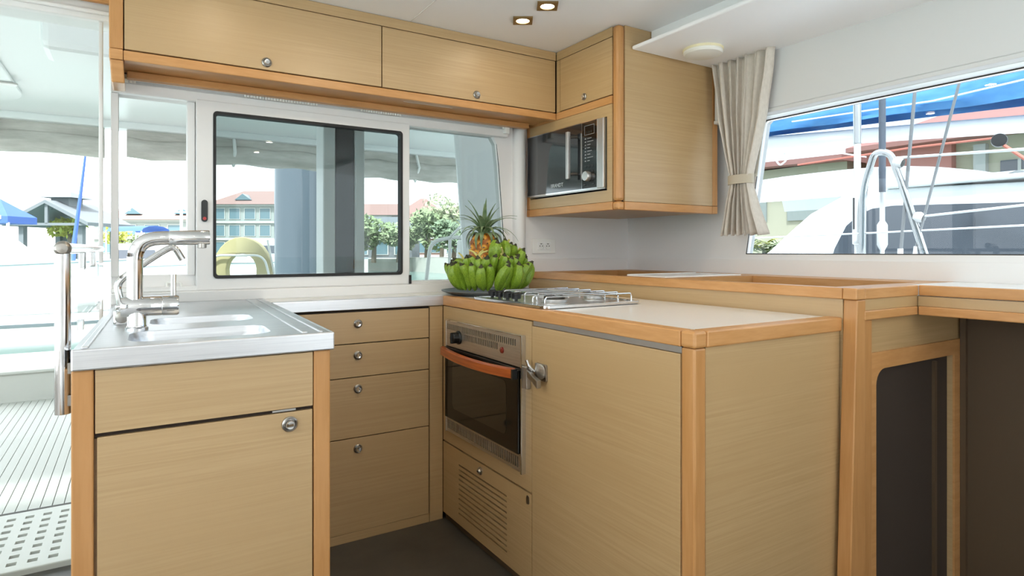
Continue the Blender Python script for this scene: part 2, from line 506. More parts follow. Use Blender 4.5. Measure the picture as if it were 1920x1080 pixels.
# ---- sink cabinet
sc = thing('sink_cabinet', 'pale oak cabinet with one large door under the steel sink', 'cabinet', (.14, 1.9, 0))
ob('carcass', skbox(skbox(skbox(MB(), -.088, .366, 1.39, 2.45, 0, .735), -.088, -.075, 1.39, 2.45, .735, .866), .352, .366, 1.39, 2.45, .735, .866), 'oak', sc)
ob('post', MB().box(-.098, -.0635, 1.374, 1.42, 0, .868), 'beech_upright', sc, bevel=.003)
ob('post', MB().box(.3385, .3745, 1.374, 1.42, 0, .868), 'beech_upright', sc, bevel=.003)
ob('top_panel', MB().box(-.0615, .3365, 1.3755, 1.392, .7475, .866), 'oak', sc, bevel=.0008)
ob('door_gap', MB().box(-.062, .337, 1.384, 1.391, .738, .749), 'dark_gap', sc)
ob('strike_plate', MB().box(.252, .300, 1.376, 1.386, .7425, .7465), 'aluminium', sc)
d = ob('door', MB().box(-.0585, .3355, 1.3755, 1.392, .02, .7395), 'oak', sc, bevel=.001)
button(d, (.287, 1.3755, .714), (0, -1, 0), .0165)
ob('plinth', MB().box(-.06, .337, 1.385, 1.40, 0, .03), 'oak', sc)

# ---- steel sink top with two basins
st = thing('steel_sink', 'stainless steel sink top with two basins on the left cabinet', 'sink', (.14, 1.8, ZT))
def skp(pts): return [(sk(a, b), b) for a, b in pts]
b1 = skp(rr(-.015, .262, 1.430, 1.615, .045)); b2 = skp(rr(.02, .262, 1.735, 1.905, .045))
outer = skp([(-.096, 1.372), (.380, 1.372), (.380, 2.455), (-.096, 2.455)])
ob('sheet', MB().plate(outer, [b1, b2], XY(ZT), 0, -.004), 'steel', st)
ob('front_edge', MB().box(-.098, .382, 1.366, 1.374, .8685, ZT + .001), 'steel', st, bevel=.003)
ob('side_edge', MB().hexa([(sk(.376,1.374),1.374,.8685),(sk(.382,1.374),1.374,.8685),(sk(.382,2.25),2.25,.8685),(sk(.376,2.25),2.25,.8685),
                          (sk(.376,1.374),1.374,ZT+.001),(sk(.382,1.374),1.374,ZT+.001),(sk(.382,2.25),2.25,ZT+.001),(sk(.376,2.25),2.25,ZT+.001)]), 'steel', st, bevel=.002)
for bp, dp in ((b1, .15), (b2, .15)):
    cx = sum(p[0] for p in bp) / len(bp); cy = sum(p[1] for p in bp) / len(bp)
    n = len(bp); vs, fs = [], []
    lv = [(1.0, 0), (.985, -.008), (.955, -.02), (.93, -dp + .02), (.88, -dp), (0.12, -dp - .004)]
    for s_, dz in lv: vs += [(cx + (a - cx) * s_, cy + (b - cy) * s_, ZT - .001 + dz) for a, b in bp]
    for i in range(len(lv) - 1): fs += [(i * n + k, i * n + (k + 1) % n, (i + 1) * n + (k + 1) % n, (i + 1) * n + k) for k in range(n)]
    bo = ob('basin', MB().add(vs, fs), 'steel', st, smooth=True)
    ob('drain', MB().lathe([(.045, -.004), (.04, .002), (.02, 0), (0, .001)], (cx, cy, ZT - dp), n=20), 'chrome', bo, smooth=True)
for x0, x1 in ((.315, .327), (.352, .360), (-.085, -.073)):
    ob('raised_rib', skbox(MB(), x0, x1, 1.385, 2.43, ZT - .001, ZT + .004), 'steel', st, bevel=.003)

# ---- mixer tap
tp = thing('mixer_tap', 'tall chrome mixer tap with long swivel spout at the sink', 'tap', (.003, 1.66, ZT))
ob('base', MB().lathe([(0, 0), (.0235, 0), (.0235, .006), (.021, .007), (.0195, .012), (.0195, .058), (0, .058)], (.006, 1.66, ZT), n=24), 'chrome', tp, smooth=True)
ob('body', MB().lathe([(0, -.028), (.0215, -.028), (.0232, -.024), (.0232, .052), (.0222, .0535), (.0235, .055), (.0240, .085), (.0215, .0885), (0, .0885)],
                      (.003, 1.66, .9605), (1, -.05, 0), 28), 'chrome', tp, smooth=True)
ob('riser', MB().tube(fillet([(.002, 1.66, .968), (.002, 1.66, 1.118), (.148, 1.650, 1.1215)], .052, 10)[:-1] + [Vector((.07, 1.656, 1.1200))], .0165, 20), 'chrome', tp, smooth=True)
hd = ob('spray_head', MB().lathe([(0, 0), (.0168, 0), (.0168, .002), (.0175, .003), (.0178, .083), (.0165, .087), (.012, .0875), (0, .086)], (.0705, 1.656, 1.12), (.146, -.010, .0035), 24), 'chrome', tp, smooth=True)
ob('nozzle', MB().lathe([(.0105, 0), (.0105, .012), (.008, .013), (0, .012)], (.140, 1.651, 1.109), (0, 0, -1), 16), 'satin_metal', hd, smooth=True)
lv = ob('lever', MB().prism(rr(-.0055, .0055, -.003, .003, .0028, 3), XY(.978), 0, .056), 'chrome', tp, smooth=True)
for v_ in lv.data.vertices: v_.co.x += .080; v_.co.y += 1.655
# ---- small pump tap
pt = thing('pump_tap', 'small curved chrome pump tap behind the tall mixer tap', 'tap', (-.025, 1.80, ZT))
ob('base', MB().prism(rr(-.043, -.007, 1.782, 1.815, .008), XY(ZT), 0, .034), 'chrome', pt, bevel=.002)
ob('screw_head', MB().lathe([(.015, 0), (.015, .003), (.012, .005), (0, .005)], (-.025, 1.782, .926), (0, -1, 0), 20), 'satin_metal', pt, smooth=True)
ob('collar', MB().lathe([(.011, 0), (.0125, .002), (.0125, .018), (.010, .02), (0, .02)], (-.027, 1.80, .936), n=18), 'chrome', pt, smooth=True)
ob('spout', MB().tube(fillet([(-.027, 1.80, .952), (-.036, 1.80, 1.008), (-.012, 1.80, 1.032), (.060, 1.80, 1.086), (.088, 1.80, 1.103), (.108, 1.80, 1.066)], .022, 7), .0085, 14), 'chrome', pt, smooth=True)

# ---- grab rail and glass splash screen on the left edge of the sink
gr = thing('grab_rail', 'polished steel grab rail with tall upright beside the sink', 'rail', (-.113, 1.41, .76))
ob('upright', MB().tube([(-.113, 1.41, .785), (-.113, 1.41, .79), (-.113, 1.41, 1.085)], .0128, 20), 'chrome', gr, smooth=True)
ob('end_knuckle', MB().lathe([(0, -.016), (.009, -.0145), (.0135, -.009), (.0145, 0), (.0135, .009), (.009, .0145), (0, .016)], (-.113, 1.41, 1.094), (.02, 1, 0), 20), 'satin_metal', gr, smooth=True)
ob('top_rail', MB().tube([(-.113, 1.41, 1.094), (-.094, 2.44, 1.096)], .011, 16), 'chrome', gr, smooth=True)
for y, h in ((1.80, .042), (2.12, .042)):
    x = -.113 + .0185 * (y - 1.41)
    ob('clamp', MB().box(x - .007, x + .007, y - .012, y + .012, 1.086 - h, 1.088), 'chrome', gr, bevel=.003)
ob('wall_bracket', MB().box(-.113, -.098, 1.40, 1.42, .80, .82).box(-.113, -.098, 1.40, 1.42, .86, .88), 'satin_metal', gr)
gs = thing('splash_screen', 'clear glass splash screen under the grab rail', 'glass screen', (-.105, 1.9, .93))
ob('pane', MB().hexa([(-.109, 1.62, .928), (-.104, 1.62, .928), (-.088, 2.43, .928), (-.093, 2.43, .928),
                      (-.109, 1.62, 1.05), (-.104, 1.62, 1.05), (-.088, 2.43, 1.05), (-.093, 2.43, 1.05)]), 'screen_glass', gs)
for y in (1.72, 2.3):
    x = -.1065 + .02 * (y - 1.62)
    ob('foot', MB().box(x - .006, x + .006, y - .015, y + .015, .9075, .932), 'chrome', gs)

# ---- drawer unit along the aft wall
du = thing('drawer_unit', 'pale oak unit of four drawers between sink and oven', 'drawers', (.72, 2.35, 0))
ob('carcass', MB().box(.405, 1.0675, 2.262, 2.45, 0, .866), 'dark_gap', du)
zs = [(.742, .859), (.6155, .7385), (.3885, .6120), (.0345, .3850)]
for z0, z1 in zs:
    dd = ob('drawer', MB().box(.395, 1.0055, 2.2505, 2.266, z0, z1), 'oak', du, bevel=.001)
    button(dd, (.716, 2.2505, {.742: .815, .6155: .696, .3885: .570, .0345: .345}[z0]), (0, -1, 0), .0165)
ob('filler', MB().box(1.0105, 1.0675, 2.2505, 2.27, .0, .866), 'oak', du, bevel=.001)
ob('plinth', MB().box(.395, 1.0085, 2.2515, 2.27, 0, .0335), 'oak', du)
ob('side_panel', MB().box(.386, .394, 2.252, 2.45, 0, .866), 'oak', du)

bw = thing('back_worktop', 'white worktop with polished steel front edge under the sliding window', 'worktop', (.73, 2.35, .868))
ob('top', MB().box(.412, 1.068, 2.25, 2.456, .8685, ZT - .001), 'white_top', bw)
ob('steel_edge', MB().box(.412, 1.068, 2.2425, 2.25, .8685, ZT), 'steel', bw, bevel=.002)
ob('edge_cap', MB().box(.412, 1.068, 2.2428, 2.268, ZT - .001, ZT + .0012), 'steel', bw)

# ---- right run: oven housing, ventilated locker, fridge
X0 = 1.069
oh = thing('oven_housing', 'pale oak cabinet holding the oven above a slatted locker flap', 'cabinet', (1.3, 1.92, 0))
ob('carcass', MB().box(1.115, 1.64, 1.60, 2.44, 0, .866), 'dark_gap', oh)
ob('oven_surround', MB().plate(rect(1.6005, 2.2490, .3225, .866), [rect(1.648, 2.195, .378, .812)], YZ(X0), 0, .016), 'oak', oh, bevel=.001)
ol = [rr(1.752, 2.110, .2600 - .0187 * k - .0032, .2600 - .0187 * k + .0032, .003, 2) for k in range(11)]
fl = ob('locker_flap', MB().plate(rect(1.6005, 2.2490, .030, .3165), ol, YZ(X0), 0, .016), 'oak', oh)
ob('flap_lock', MB().lathe([(.014, 0), (.014, .004), (.010, .006), (.008, .012), (0, .012)], (X0, 1.935, .2905), (-1, 0, 0), 20), 'satin_metal', fl, smooth=True)
ob('lock_slot', MB().box(X0 - .014, X0 - .0115, 1.9305, 1.9395, .2885, .2925), 'dark_metal', fl)
ob('flap_backing', MB().box(X0 + .017, X0 + .03, 1.70, 2.16, .05, .30), 'dark_inner', fl)
ob('finger_catch', MB().prism(rr(1.614, 1.630, .281, .308, .006, 3), YZ(X0), -.002, .001), 'satin_metal', fl)
ob('kick_strip', MB().box(X0 + .012, X0 + .03, 1.6, 2.249, 0, .029), 'dark_panel', oh)

ov = thing('oven', 'built-in steel oven with black glass door and wooden handle', 'oven', (1.3, 1.92, .378))
slots = []
y = 2.182
while y > 1.672:
    slots.append(rect(y - .0035, y + .0035, .779, .801)); y -= .0132
y = 2.035
while y > 1.79:
    slots.append(rect(y - .0035, y + .0035, .752, .774)); y -= .0132
cp = ob('control_panel', MB().plate(rect(1.642, 2.198, .714, .815), slots, YZ(X0 - .012), 0, .010), 'oven_steel', ov)
ob('slot_backing', MB().box(X0 - .001, X0 + .03, 1.66, 2.19, .72, .81), 'dark_gap', cp)
ob('top_flange', MB().box(X0 - .016, X0 + .002, 1.640, 2.200, .8135, .8175), 'chrome', ov, bevel=.001)
ob('side_flange', MB().box(X0 - .016, X0 + .002, 1.636, 1.644, .372, .8175), 'chrome', ov, bevel=.001)
ob('side_flange', MB().box(X0 - .014, X0 + .002, 2.194, 2.200, .372, .8175), 'oven_steel', ov, bevel=.001)
kb = ob('knob', MB().lathe([(.026, 0), (.026, .005), (.022, .008), (.019, .028), (.015, .031), (0, .031)], (X0 - .012, 2.085, .757), (-1, 0, 0), 24), 'black_plastic', ov, smooth=True)
ob('knob_grip', MB().box(X0 - .048, X0 - .020, 2.080, 2.090, .736, .778), 'black_plastic', kb, bevel=.003)
ob('indicator_lamp', MB().lathe([(.011, 0), (.010, .004), (.006, .006), (0, .006)], (X0 - .012, 1.762, .754), (-1, 0, 0), 18), 'red_lamp', ov, smooth=True)
od = ob('door', MB().prism(rect(1.648, 2.190, .434, .706), YZ(X0 - .022), 0, .024), 'oven_glass', ov, bevel=.004)
ob('door_trim', MB().box(X0 - .024, X0 - .004, 1.648, 2.190, .704, .710), 'dark_metal', od)
ob('inner_window', MB().prism(rr(1.72, 2.12, .48, .66, .02), YZ(X0 - .0226), 0, .0006), 'black_gloss', od)
# bowed wooden handle
n = 14; vs = []; fs = []
for i in range(n + 1):
    t = i / n; yy = 2.205 - .545 * t
    bow = 1 - (2 * t - 1) ** 2
    x_ = X0 - .034 - .022 * bow
    zc = .693 - .006 * bow
    for dx, dz in ((0, .015), (.016, .018), (.016, -.014), (0, -.017)): vs.append((x_ + dx, yy, zc + dz))
for i in range(n): fs += [(i*4+k, i*4+(k+1)%4, (i+1)*4+(k+1)%4, (i+1)*4+k) for k in range(4)]
fs += [(0, 1, 2, 3), (n*4+3, n*4+2, n*4+1, n*4)]
ob('handle', MB().add(vs, fs), 'orange_wood', od, bevel=.003, smooth=True)
ob('handle_mount', MB().box(X0 - .04, X0 - .02, 1.652, 1.662, .676, .708), 'black_plastic', od)
slots = []; y = 2.180
while y > 1.665:
    slots.append(rect(y - .0035, y + .0035, .388, .423)); y -= .0132
lg = ob('lower_grille', MB().plate(rect(1.642, 2.198, .376, .432), slots, YZ(X0 - .012), 0, .010), 'oven_steel', ov)
ob('slot_backing', MB().box(X0 - .001, X0 + .03, 1.66, 2.19, .382, .428), 'dark_gap', lg)
ob('body', MB().box(X0 + .002, X0 + .045, 1.655, 2.188, .384, .806), 'black_plastic', ov)

fr = thing('fridge_cabinet', 'pale oak fridge cabinet with a tall door and beech corner post', 'fridge', (1.35, 1.27, 0))
ob('carcass', MB().box(1.09, 1.64, .958, 1.598, 0, .866), 'dark_gap', fr)
fd = ob('door', MB().box(X0 - .001, X0 + .018, .9845, 1.5965, .02, .852), 'oak', fr, bevel=.001)
ob('top_channel', MB().box(X0 + .004, X0 + .02, .984, 1.597, .8535, .868), 'aluminium', fr)
ob('corner_post', MB().box(X0, 1.108, .943, .9825, 0, .8685), 'beech_upright', fr, bevel=.005)
ob('end_panel', MB().box(1.1095, 1.652, .9465, .96, 0, .8685), 'oak', fr)
# lever latch of the fridge
la = ob('latch', MB().prism(rr(1.512, 1.572, .690, .742, .006, 3), YZ(X0 - .008), 0, .008), 'satin_metal', fd, bevel=.001)
ob('latch_dish', MB().lathe([(.024, 0), (.02, .002), (0, .003)], (X0 - .008, 1.540, .718), (-1, 0, 0), 20), 'oven_steel', la, smooth=True)
ob('latch_lever', MB().add([(X0-.012,1.590,.694),(X0-.012,1.590,.716),(X0-.030,1.585,.720),(X0-.030,1.585,.697),
                           (X0-.036,1.545,.686),(X0-.036,1.545,.706),(X0-.046,1.505,.676),(X0-.046,1.505,.700),
                           (X0-.022,1.545,.686),(X0-.022,1.545,.706),(X0-.030,1.505,.676),(X0-.030,1.505,.700)],
                          [(0,1,2,3),(3,2,5,4),(4,5,7,6),(8,10,11,9),(6,7,11,10),(0,8,9,1),(1,9,5,2),(9,11,7,5),(0,3,4,8),(8,4,6,10)]), 'satin_metal', la, bevel=.002)
ob('latch_hook', MB().tube(fillet([(X0 - .006, 1.578, .712), (X0 - .022, 1.584, .728), (X0 - .026, 1.590, .748)], .01, 4), [.006]*6 + [.007], 10), 'chrome', la, smooth=True)
ob('strike', MB().box(X0 - .018, X0 - .001, 1.604, 1.632, .652, .722), 'aluminium', la, bevel=.002)

rw_ = thing('corner_worktop', 'white worktop edged in beech holding the hob', 'worktop', (1.36, 1.6, .869))
ob('top', MB().plate(rect(1.106, 1.640, .982, 2.456), [rect(1.14, 1.44, 1.60, 1.98)], XY(ZT - .001), 0, -.036), 'white_top', rw_)
ob('front_edge', MB().box(1.0655, 1.106, .9825, 2.2495, .869, ZT), 'beech', rw_, bevel=.003)
ob('corner_block', MB().box(1.0655, 1.1065, .939, .9815, .869, ZT + .0005), 'beech', rw_, bevel=.006)
ob('end_edge', MB().box(1.1075, 1.652, .939, .9815, .869, ZT), 'beech', rw_, bevel=.004)
ob('window_edge', MB().box(1.0655, 1.106, 2.2495, 2.456, .869, ZT - .001), 'white_top', rw_)

# ---- hob
hb = thing('gas_hob', 'steel gas hob with chrome pan rails on the corner worktop', 'hob', (1.29, 1.79, ZT))
ob('tray', MB().prism(rr(1.082, 1.490, 1.55, 2.020, .02), XY(ZT), 0, .007), 'steel', hb, bevel=.003)
ob('rim', MB().plate(rr(1.080, 1.492, 1.548, 2.022, .022), [rr(1.093, 1.480, 1.561, 2.009, .016)], XY(ZT + .001), 0, .010), 'chrome', hb, bevel=.003)
for y in (1.955, 1.900, 1.845, 1.790):
    kn = ob('knob', MB().lathe([(.006, 0), (.006, .006), (.0165, .008), (.0175, .024), (.015, .027), (0, .027)], (1.130, y, ZT + .008), n=20), 'black_plastic', hb, smooth=True)
    ob('knob_grip', MB().box(1.117, 1.143, y - .004, y + .004, ZT + .030, ZT + .038), 'black_plastic', kn, bevel=.001)
for x, y, r in ((1.19, 1.645, .042), (1.40, 1.70, .034), (1.34, 1.92, .030)):
    bu = ob('burner', MB().lathe([(r * 1.12, 0), (r * 1.12, .003), (r * .98, .006), (r, .008), (r, .016), (r * .8, .019), (0, .019)], (x, y, ZT + .006), n=28), 'aluminium', hb, smooth=True)
    ob('burner_cap', MB().lathe([(r * .86, 0), (r * .86, .004), (r * .78, .007), (0, .007)], (x, y, ZT + .025), n=28), 'dark_metal', bu, smooth=True)
zr = ZT + .036
def wire(pts, r=.0028): return ob('pan_rail', MB().tube(fillet(pts, .012, 4), r, 8), 'chrome', hb, smooth=True)
for y in (1.572, 1.640, 1.712, 1.79, 1.86, 1.93):
    x0 = 1.10 if y < 1.70 else 1.165
    wire([(x0, y, ZT + .006), (x0, y, zr), (1.465, y, zr), (1.465, y, ZT + .006)])
wire([(1.19, 1.568, zr - .003), (1.19, 1.935, zr - .003)]); wire([(1.40, 1.568, zr - .003), (1.40, 1.935, zr - .003)])
# ---- raised ledge unit behind the hob
LZ = .988
lu = thing('ledge_unit', 'raised oak ledge with two sunken trays behind the hob', 'ledge', (1.98, 1.7, 0))
ob('body', MB().box(1.658, 2.304, .94, 2.50, 0, .94), 'oak', lu)
ob('front_panel', MB().box(1.6535, 1.66, .938, 2.50, .86, .957), 'oak', lu)
t1, t2 = rect(1.70, 2.16, 1.86, 2.42), rect(1.70, 2.16, .985, 1.60)
ob('top', MB().plate(rect(1.682, 2.303, .934, 2.50), [t1, t2], XY(LZ - .001), 0, -.045), 'beech', lu)
ob('front_trim', MB().box(1.6455, 1.6815, .936, 2.50, .957, LZ), 'beech', lu, bevel=.003)
ob('corner_block', MB().box(1.6455, 1.688, .896, .935, .957, LZ + .0005), 'beech', lu, bevel=.003)
ob('end_trim', MB().box(1.6895, 1.982, .897, .935, .957, LZ), 'beech', lu, bevel=.003)
ob('end_band', MB().box(1.6895, 1.9865, .902, .935, .926, .9565), 'oak', lu)
ob('end_rail', MB().box(1.6895, 1.9785, .897, .935, .8995, .9255), 'beech', lu, bevel=.003)
ob('lid', MB().box(1.70, 2.14, 1.64, 1.845, LZ - .001, LZ + .004), 'white_top', lu, bevel=.002)
ob('lid_strip', MB().box(1.72, 2.12, 1.86, 1.872, LZ - .004, LZ + .006), 'white_plastic', lu, bevel=.002)
for t in (t1, t2): ob('tray_floor', MB().box(t[0][0] - .002, t[2][0] + .002, t[0][1] - .002, t[2][1] + .002, .943, .948), 'dark_panel', lu)
# tapering corner post
ob('post', MB().hexa([(1.612, .899, 0), (1.6965, .899, 0), (1.6965, .937, 0), (1.612, .937, 0),
                      (1.6545, .899, .9565), (1.6965, .899, .9565), (1.6965, .937, .9565), (1.6545, .937, .9565)]), 'beech_upright', lu, bevel=.003)
ob('inner_post', MB().box(1.7035, 1.742, .906, .93, 0, .8995), 'beech_upright', lu, bevel=.003)
arc_ = [(1.775 + .045 - .045 * math.cos(PI / 2 * k / 6), .755 - .045 + .045 * math.sin(PI / 2 * k / 6)) for k in range(7)]
ob('recess_panel', MB().plate([(1.742, 0), (1.775, 0)] + arc_ + [(2.25, .755), (2.25, 0), (2.306, 0), (2.306, .8995), (1.742, .8995)], [], XZ(.918), 0, .016), 'oak', lu)
ob('recess_frame', MB().plate([(1.7425, 0), (1.775, 0)] + arc_ + [(2.25, .755), (2.25, 0), (2.298, 0), (2.298, .803), (1.7425, .803)], [], XZ(.912), 0, .006), 'beech', lu)
ob('recess_shade', MB().box(1.75, 2.30, .935, .9395, .0, .80), 'dark_inner', lu)  # dark sheet painted in for the unlit inside of the locker
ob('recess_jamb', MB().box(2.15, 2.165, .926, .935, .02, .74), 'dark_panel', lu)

# ---- desk
dk = thing('desk_top', 'beech edged desk top running along the side window wall', 'desk', (2.15, .1, .9))
ob('top', MB().box(1.985, 2.303, -1.4, .933, .955, LZ - .001), 'white_top', dk)
ob('edge', MB().box(1.9805, 1.99, -1.4, .8965, .957, LZ), 'beech', dk, bevel=.003)
ob('band', MB().box(1.985, 2.0, -1.4, .90, .926, .9565), 'oak', dk)
ob('lower_edge', MB().box(1.977, 2.0, -1.4, .8965, .8995, .9255), 'beech', dk, bevel=.003)
ob('underside', MB().box(2.0, 2.303, -1.4, .934, .900, .954), 'oak', dk)
hp = thing('side_lining_panel', 'lining panel under the desk, shade painted as dark brown', 'panel', (2.308, 0, 0))
ob('board', MB().box(2.300, 2.311, -1.4, .91, 0, .899), 'dark_panel', hp)  # shade beneath the desk is put into this dark brown
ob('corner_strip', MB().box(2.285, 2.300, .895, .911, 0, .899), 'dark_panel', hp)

# ---- upper cabinets over the window
uc = thing('upper_cabinet', 'long oak wall cabinet with two flap doors over the sliding window', 'cabinet', (.8, 2.4, 1.69))
ob('carcass', MB().box(-.06, 1.64, 2.280, 2.505, 1.70, 1.998), 'dark_gap', uc)
ob('end_panel', MB().box(-.064, -.055, 2.285, 2.505, 1.69, 1.998), 'oak', uc)
ob('end_post', MB().box(-.0655, -.0285, 2.261, 2.30, 1.7215, 1.998), 'beech_upright', uc, bevel=.003)
ob('corner_block', MB().box(-.0655, -.0285, 2.260, 2.30, 1.6875, 1.7205), 'beech', uc, bevel=.003)
ob('bottom_rail', MB().box(-.0275, 1.6435, 2.261, 2.30, 1.688, 1.7195), 'beech', uc, bevel=.003)
ob('top_rail', MB().box(-.0275, 1.6435, 2.262, 2.29, 1.9605, 1.998), 'oak', uc)
for x0, x1, bx in ((-.0255, .8125, .395), (.8165, 1.6405, 1.231)):
    dd = ob('flap_door', MB().box(x0, x1, 2.262, 2.281, 1.7235, 1.9575), 'oak', uc, bevel=.001)
    button(dd, (bx, 2.262, 1.749), (0, -1, 0), .0165)
ob('underside', MB().box(-.03, 1.642, 2.30, 2.455, 1.697, 1.703), 'beech', uc)
ob('shelf_lip', MB().box(-.02, 1.60, 2.418, 2.452, 1.672, 1.6965), 'beech', uc, bevel=.003)
ob('end_bracket', MB().hexa([(-.060, 2.285, 1.62), (-.024, 2.285, 1.62), (-.024, 2.45, 1.63), (-.060, 2.45, 1.63),
                             (-.064, 2.262, 1.6865), (-.028, 2.262, 1.6865), (-.028, 2.45, 1.6865), (-.064, 2.45, 1.6865)]), 'beech', uc, bevel=.004)
ob('light_strip', MB().box(.93, 1.15, 2.305, 2.33, 1.6955, 1.6975), 'white_plastic', uc)

# ---- microwave cabinet
mc = thing('microwave_cabinet', 'oak corner wall cabinet with a niche for the microwave', 'cabinet', (1.94, 2.17, 1.255))
XM, YN = 1.645, 1.841
ob('carcass', MB().box(XM + .02, 2.238, YN + .012, 2.505, 1.2900, 1.34).box(XM + .02, 2.238, YN + .012, 2.505, 1.65, 1.998).box(2.10, 2.238, YN + .012, 2.505, 1.34, 1.65).box(XM + .02, 2.1, YN + .012, 1.905, 1.34, 1.65).box(XM + .02, 2.1, 2.486, 2.505, 1.34, 1.65), 'dark_inner', mc)
ob('corner_post', MB().box(XM, 1.681, YN, 1.8775, 1.2905, 1.999), 'beech_upright', mc, bevel=.012)
ob('corner_block', MB().box(XM, 1.681, YN, 1.8775, 1.2555, 1.2895), 'beech', mc, bevel=.010)
ob('bottom_rail', MB().box(XM, 1.68, 1.8785, 2.4815, 1.2555, 1.2895), 'beech', mc, bevel=.003)
ob('far_post', MB().box(XM, 1.68, 2.4825, 2.507, 1.2905, 1.72), 'beech_upright', mc, bevel=.003)
ob('far_block', MB().box(XM, 1.68, 2.4825, 2.508, 1.2555, 1.2895), 'beech', mc, bevel=.003)
ob('niche_panel', MB().plate(rect(1.8785, 2.4815, 1.2905, 1.6865), [rect(1.9105, 2.4795, 1.338, 1.640)], YZ(XM + .002), 0, .016), 'oak', mc)
ob('middle_rail', MB().box(XM, 1.68, 1.8785, 2.259, 1.6875, 1.7205).box(XM + .001, 1.68, 2.259, 2.4815, 1.6875, 1.72), 'beech', mc, bevel=.003)
dd = ob('flap_door', MB().box(XM + .002, 1.668, 1.8795, 2.2335, 1.7245, 1.9575), 'oak', mc, bevel=.001)
button(dd, (XM + .002, 2.058, 1.753), (-1, 0, 0), .015)
ob('stile', MB().box(XM + .002, 1.668, 2.2365, 2.261, 1.7215, 1.9575), 'oak', mc)
ob('top_rail', MB().box(XM + .002, 1.668, 1.8785, 2.261, 1.9605, 1.998), 'oak', mc)
ob('side_panel', MB().box(1.682, 2.2035, YN + .001, YN + .014, 1.2905, 1.999), 'oak', mc)
ob('side_rail', MB().box(1.682, 2.2035, YN, YN + .03, 1.2555, 1.2895), 'beech', mc, bevel=.003)
ob('back_post', MB().box(2.2045, 2.239, YN, YN + .03, 1.2905, 1.999), 'beech_upright', mc, bevel=.003)
ob('back_block', MB().box(2.2045, 2.239, YN, YN + .03, 1.2555, 1.2895), 'beech', mc, bevel=.003)
ob('bottom', MB().box(1.68, 2.238, YN + .03, 2.505, 1.262, 1.29), 'oak', mc)

# ---- microwave
mw = thing('microwave', 'built-in microwave with black glass door and silver bar handle', 'microwave', (1.80, 2.2, 1.343))
XF = 1.630
ob('body', MB().box(XF + .012, 2.08, 1.918, 2.474, 1.345, 1.636), 'aluminium', mw)
ob('side_strip', MB().box(XF + .002, XF + .03, 1.9165, 1.953, 1.349, 1.637), 'aluminium', mw, bevel=.002)
ob('frame', MB().plate(rect(1.953, 2.480, 1.349, 1.638), [rect(1.956, 2.477, 1.354, 1.635)], YZ(XF), 0, .02), 'chrome', mw)
md = ob('door', MB().box(XF + .0005, XF + .018, 2.056, 2.477, 1.354, 1.635), 'microwave_glass', mw)
ob('door_edge', MB().box(XF - .0005, XF + .016, 2.0535, 2.0555, 1.354, 1.635), 'chrome', md)
hn = ob('handle', MB().box(XF - .040, XF - .026, 2.100, 2.118, 1.400, 1.604), 'aluminium', md, bevel=.002)
for z in (1.422, 1.582): ob('handle_stay', MB().tube([(XF - .03, 2.109, z), (XF + .002, 2.085, z)], .006, 12), 'dark_metal', hn, smooth=True)
tm = text_mesh('BRANDT', .024, 'silver_print')
link('lettering', tm, md, T=Matrix.Translation((XF - .0004, 2.235, 1.378)) @ Matrix.Rotation(-PI / 2, 4, 'Z') @ Matrix.Rotation(PI / 2, 4, 'X'))
pn = ob('control_panel', MB().box(XF + .0005, XF + .018, 1.956, 2.053, 1.354, 1.635), 'black_gloss', mw)
ob('display', MB().plate(rect(1.972, 2.037, 1.580, 1.620), [rect(1.9735, 2.0355, 1.5815, 1.6185)], YZ(XF), 0, .0008), 'grey_print', pn)
for k in range(3): ob('display_digit', MB().box(XF - .0002, XF + .001, 1.987 + .014 * k, 1.996 + .014 * k, 1.586, 1.596), 'dark_metal', pn)
for k in range(8):
    ob('print_icon', MB().box(XF - .0002, XF + .001, 2.026, 2.034, 1.5625 - .0135 * k, 1.5665 - .0135 * k), 'grey_print', pn)
    ob('print_line', MB().box(XF - .0002, XF + .001, 2.018 - (.028, .040, .022, .018, .030, .02, .038, .016)[k], 2.018, 1.5635 - .0135 * k, 1.566 - .0135 * k), 'grey_print', pn)
for r_ in range(2):
    for k in range(3):
        ob('key', MB().prism(rr(1.978 + .0215 * k, 1.992 + .0215 * k, 1.440 - .021 * r_, 1.450 - .021 * r_, .003, 2), YZ(XF), -.003, .001), 'black_gloss', pn, bevel=.001)
dl = ob('dial', MB().lathe([(.021, 0), (.021, .016), (.019, .020), (0, .0205)], (XF, 2.010, 1.404), (-1, 0, 0), 28), 'aluminium', pn, smooth=True)
for y in (2.038, 1.982): ob('key', MB().prism(rr(y - .009, y + .009, 1.366, 1.376, .003, 2), YZ(XF), -.003, .001), 'black_gloss', pn, bevel=.001)

# ---- power socket
ps = thing('power_socket', 'white double power socket on the wall beside the fruit', 'socket', (1.747, YB - .002, 1.113))
ob('plate', MB().prism(rr(1.677, 1.817, 1.076, 1.150, .004), XZ(YB - .007), 0, .008), 'white_plastic', ps, bevel=.002)
ob('insert', MB().prism(rr(1.706, 1.788, 1.093, 1.133, .002), XZ(YB - .0095), 0, .003), 'white_gelcoat', ps, bevel=.001)
for x in (1.7265, 1.7675):
    cu = ob('outlet', MB().lathe([(.018, 0), (.0175, .002), (.016, .0022), (.0155, .0004), (0, .0004)], (x, YB - .0097, 1.113), (0, -1, 0), 24), 'white_plastic', ps, smooth=True)
    for dx in (-.0075, .0075): ob('pin_hole', MB().lathe([(.0026, 0), (.0026, .0012), (0, .0012)], (x + dx, YB - .0100, 1.113), (0, -1, 0), 10), 'black_plastic', cu)
    ob('earth_slot', MB().box(x - .005, x + .005, YB - .0112, YB - .0098, 1.1222, 1.1252), 'black_plastic', cu)

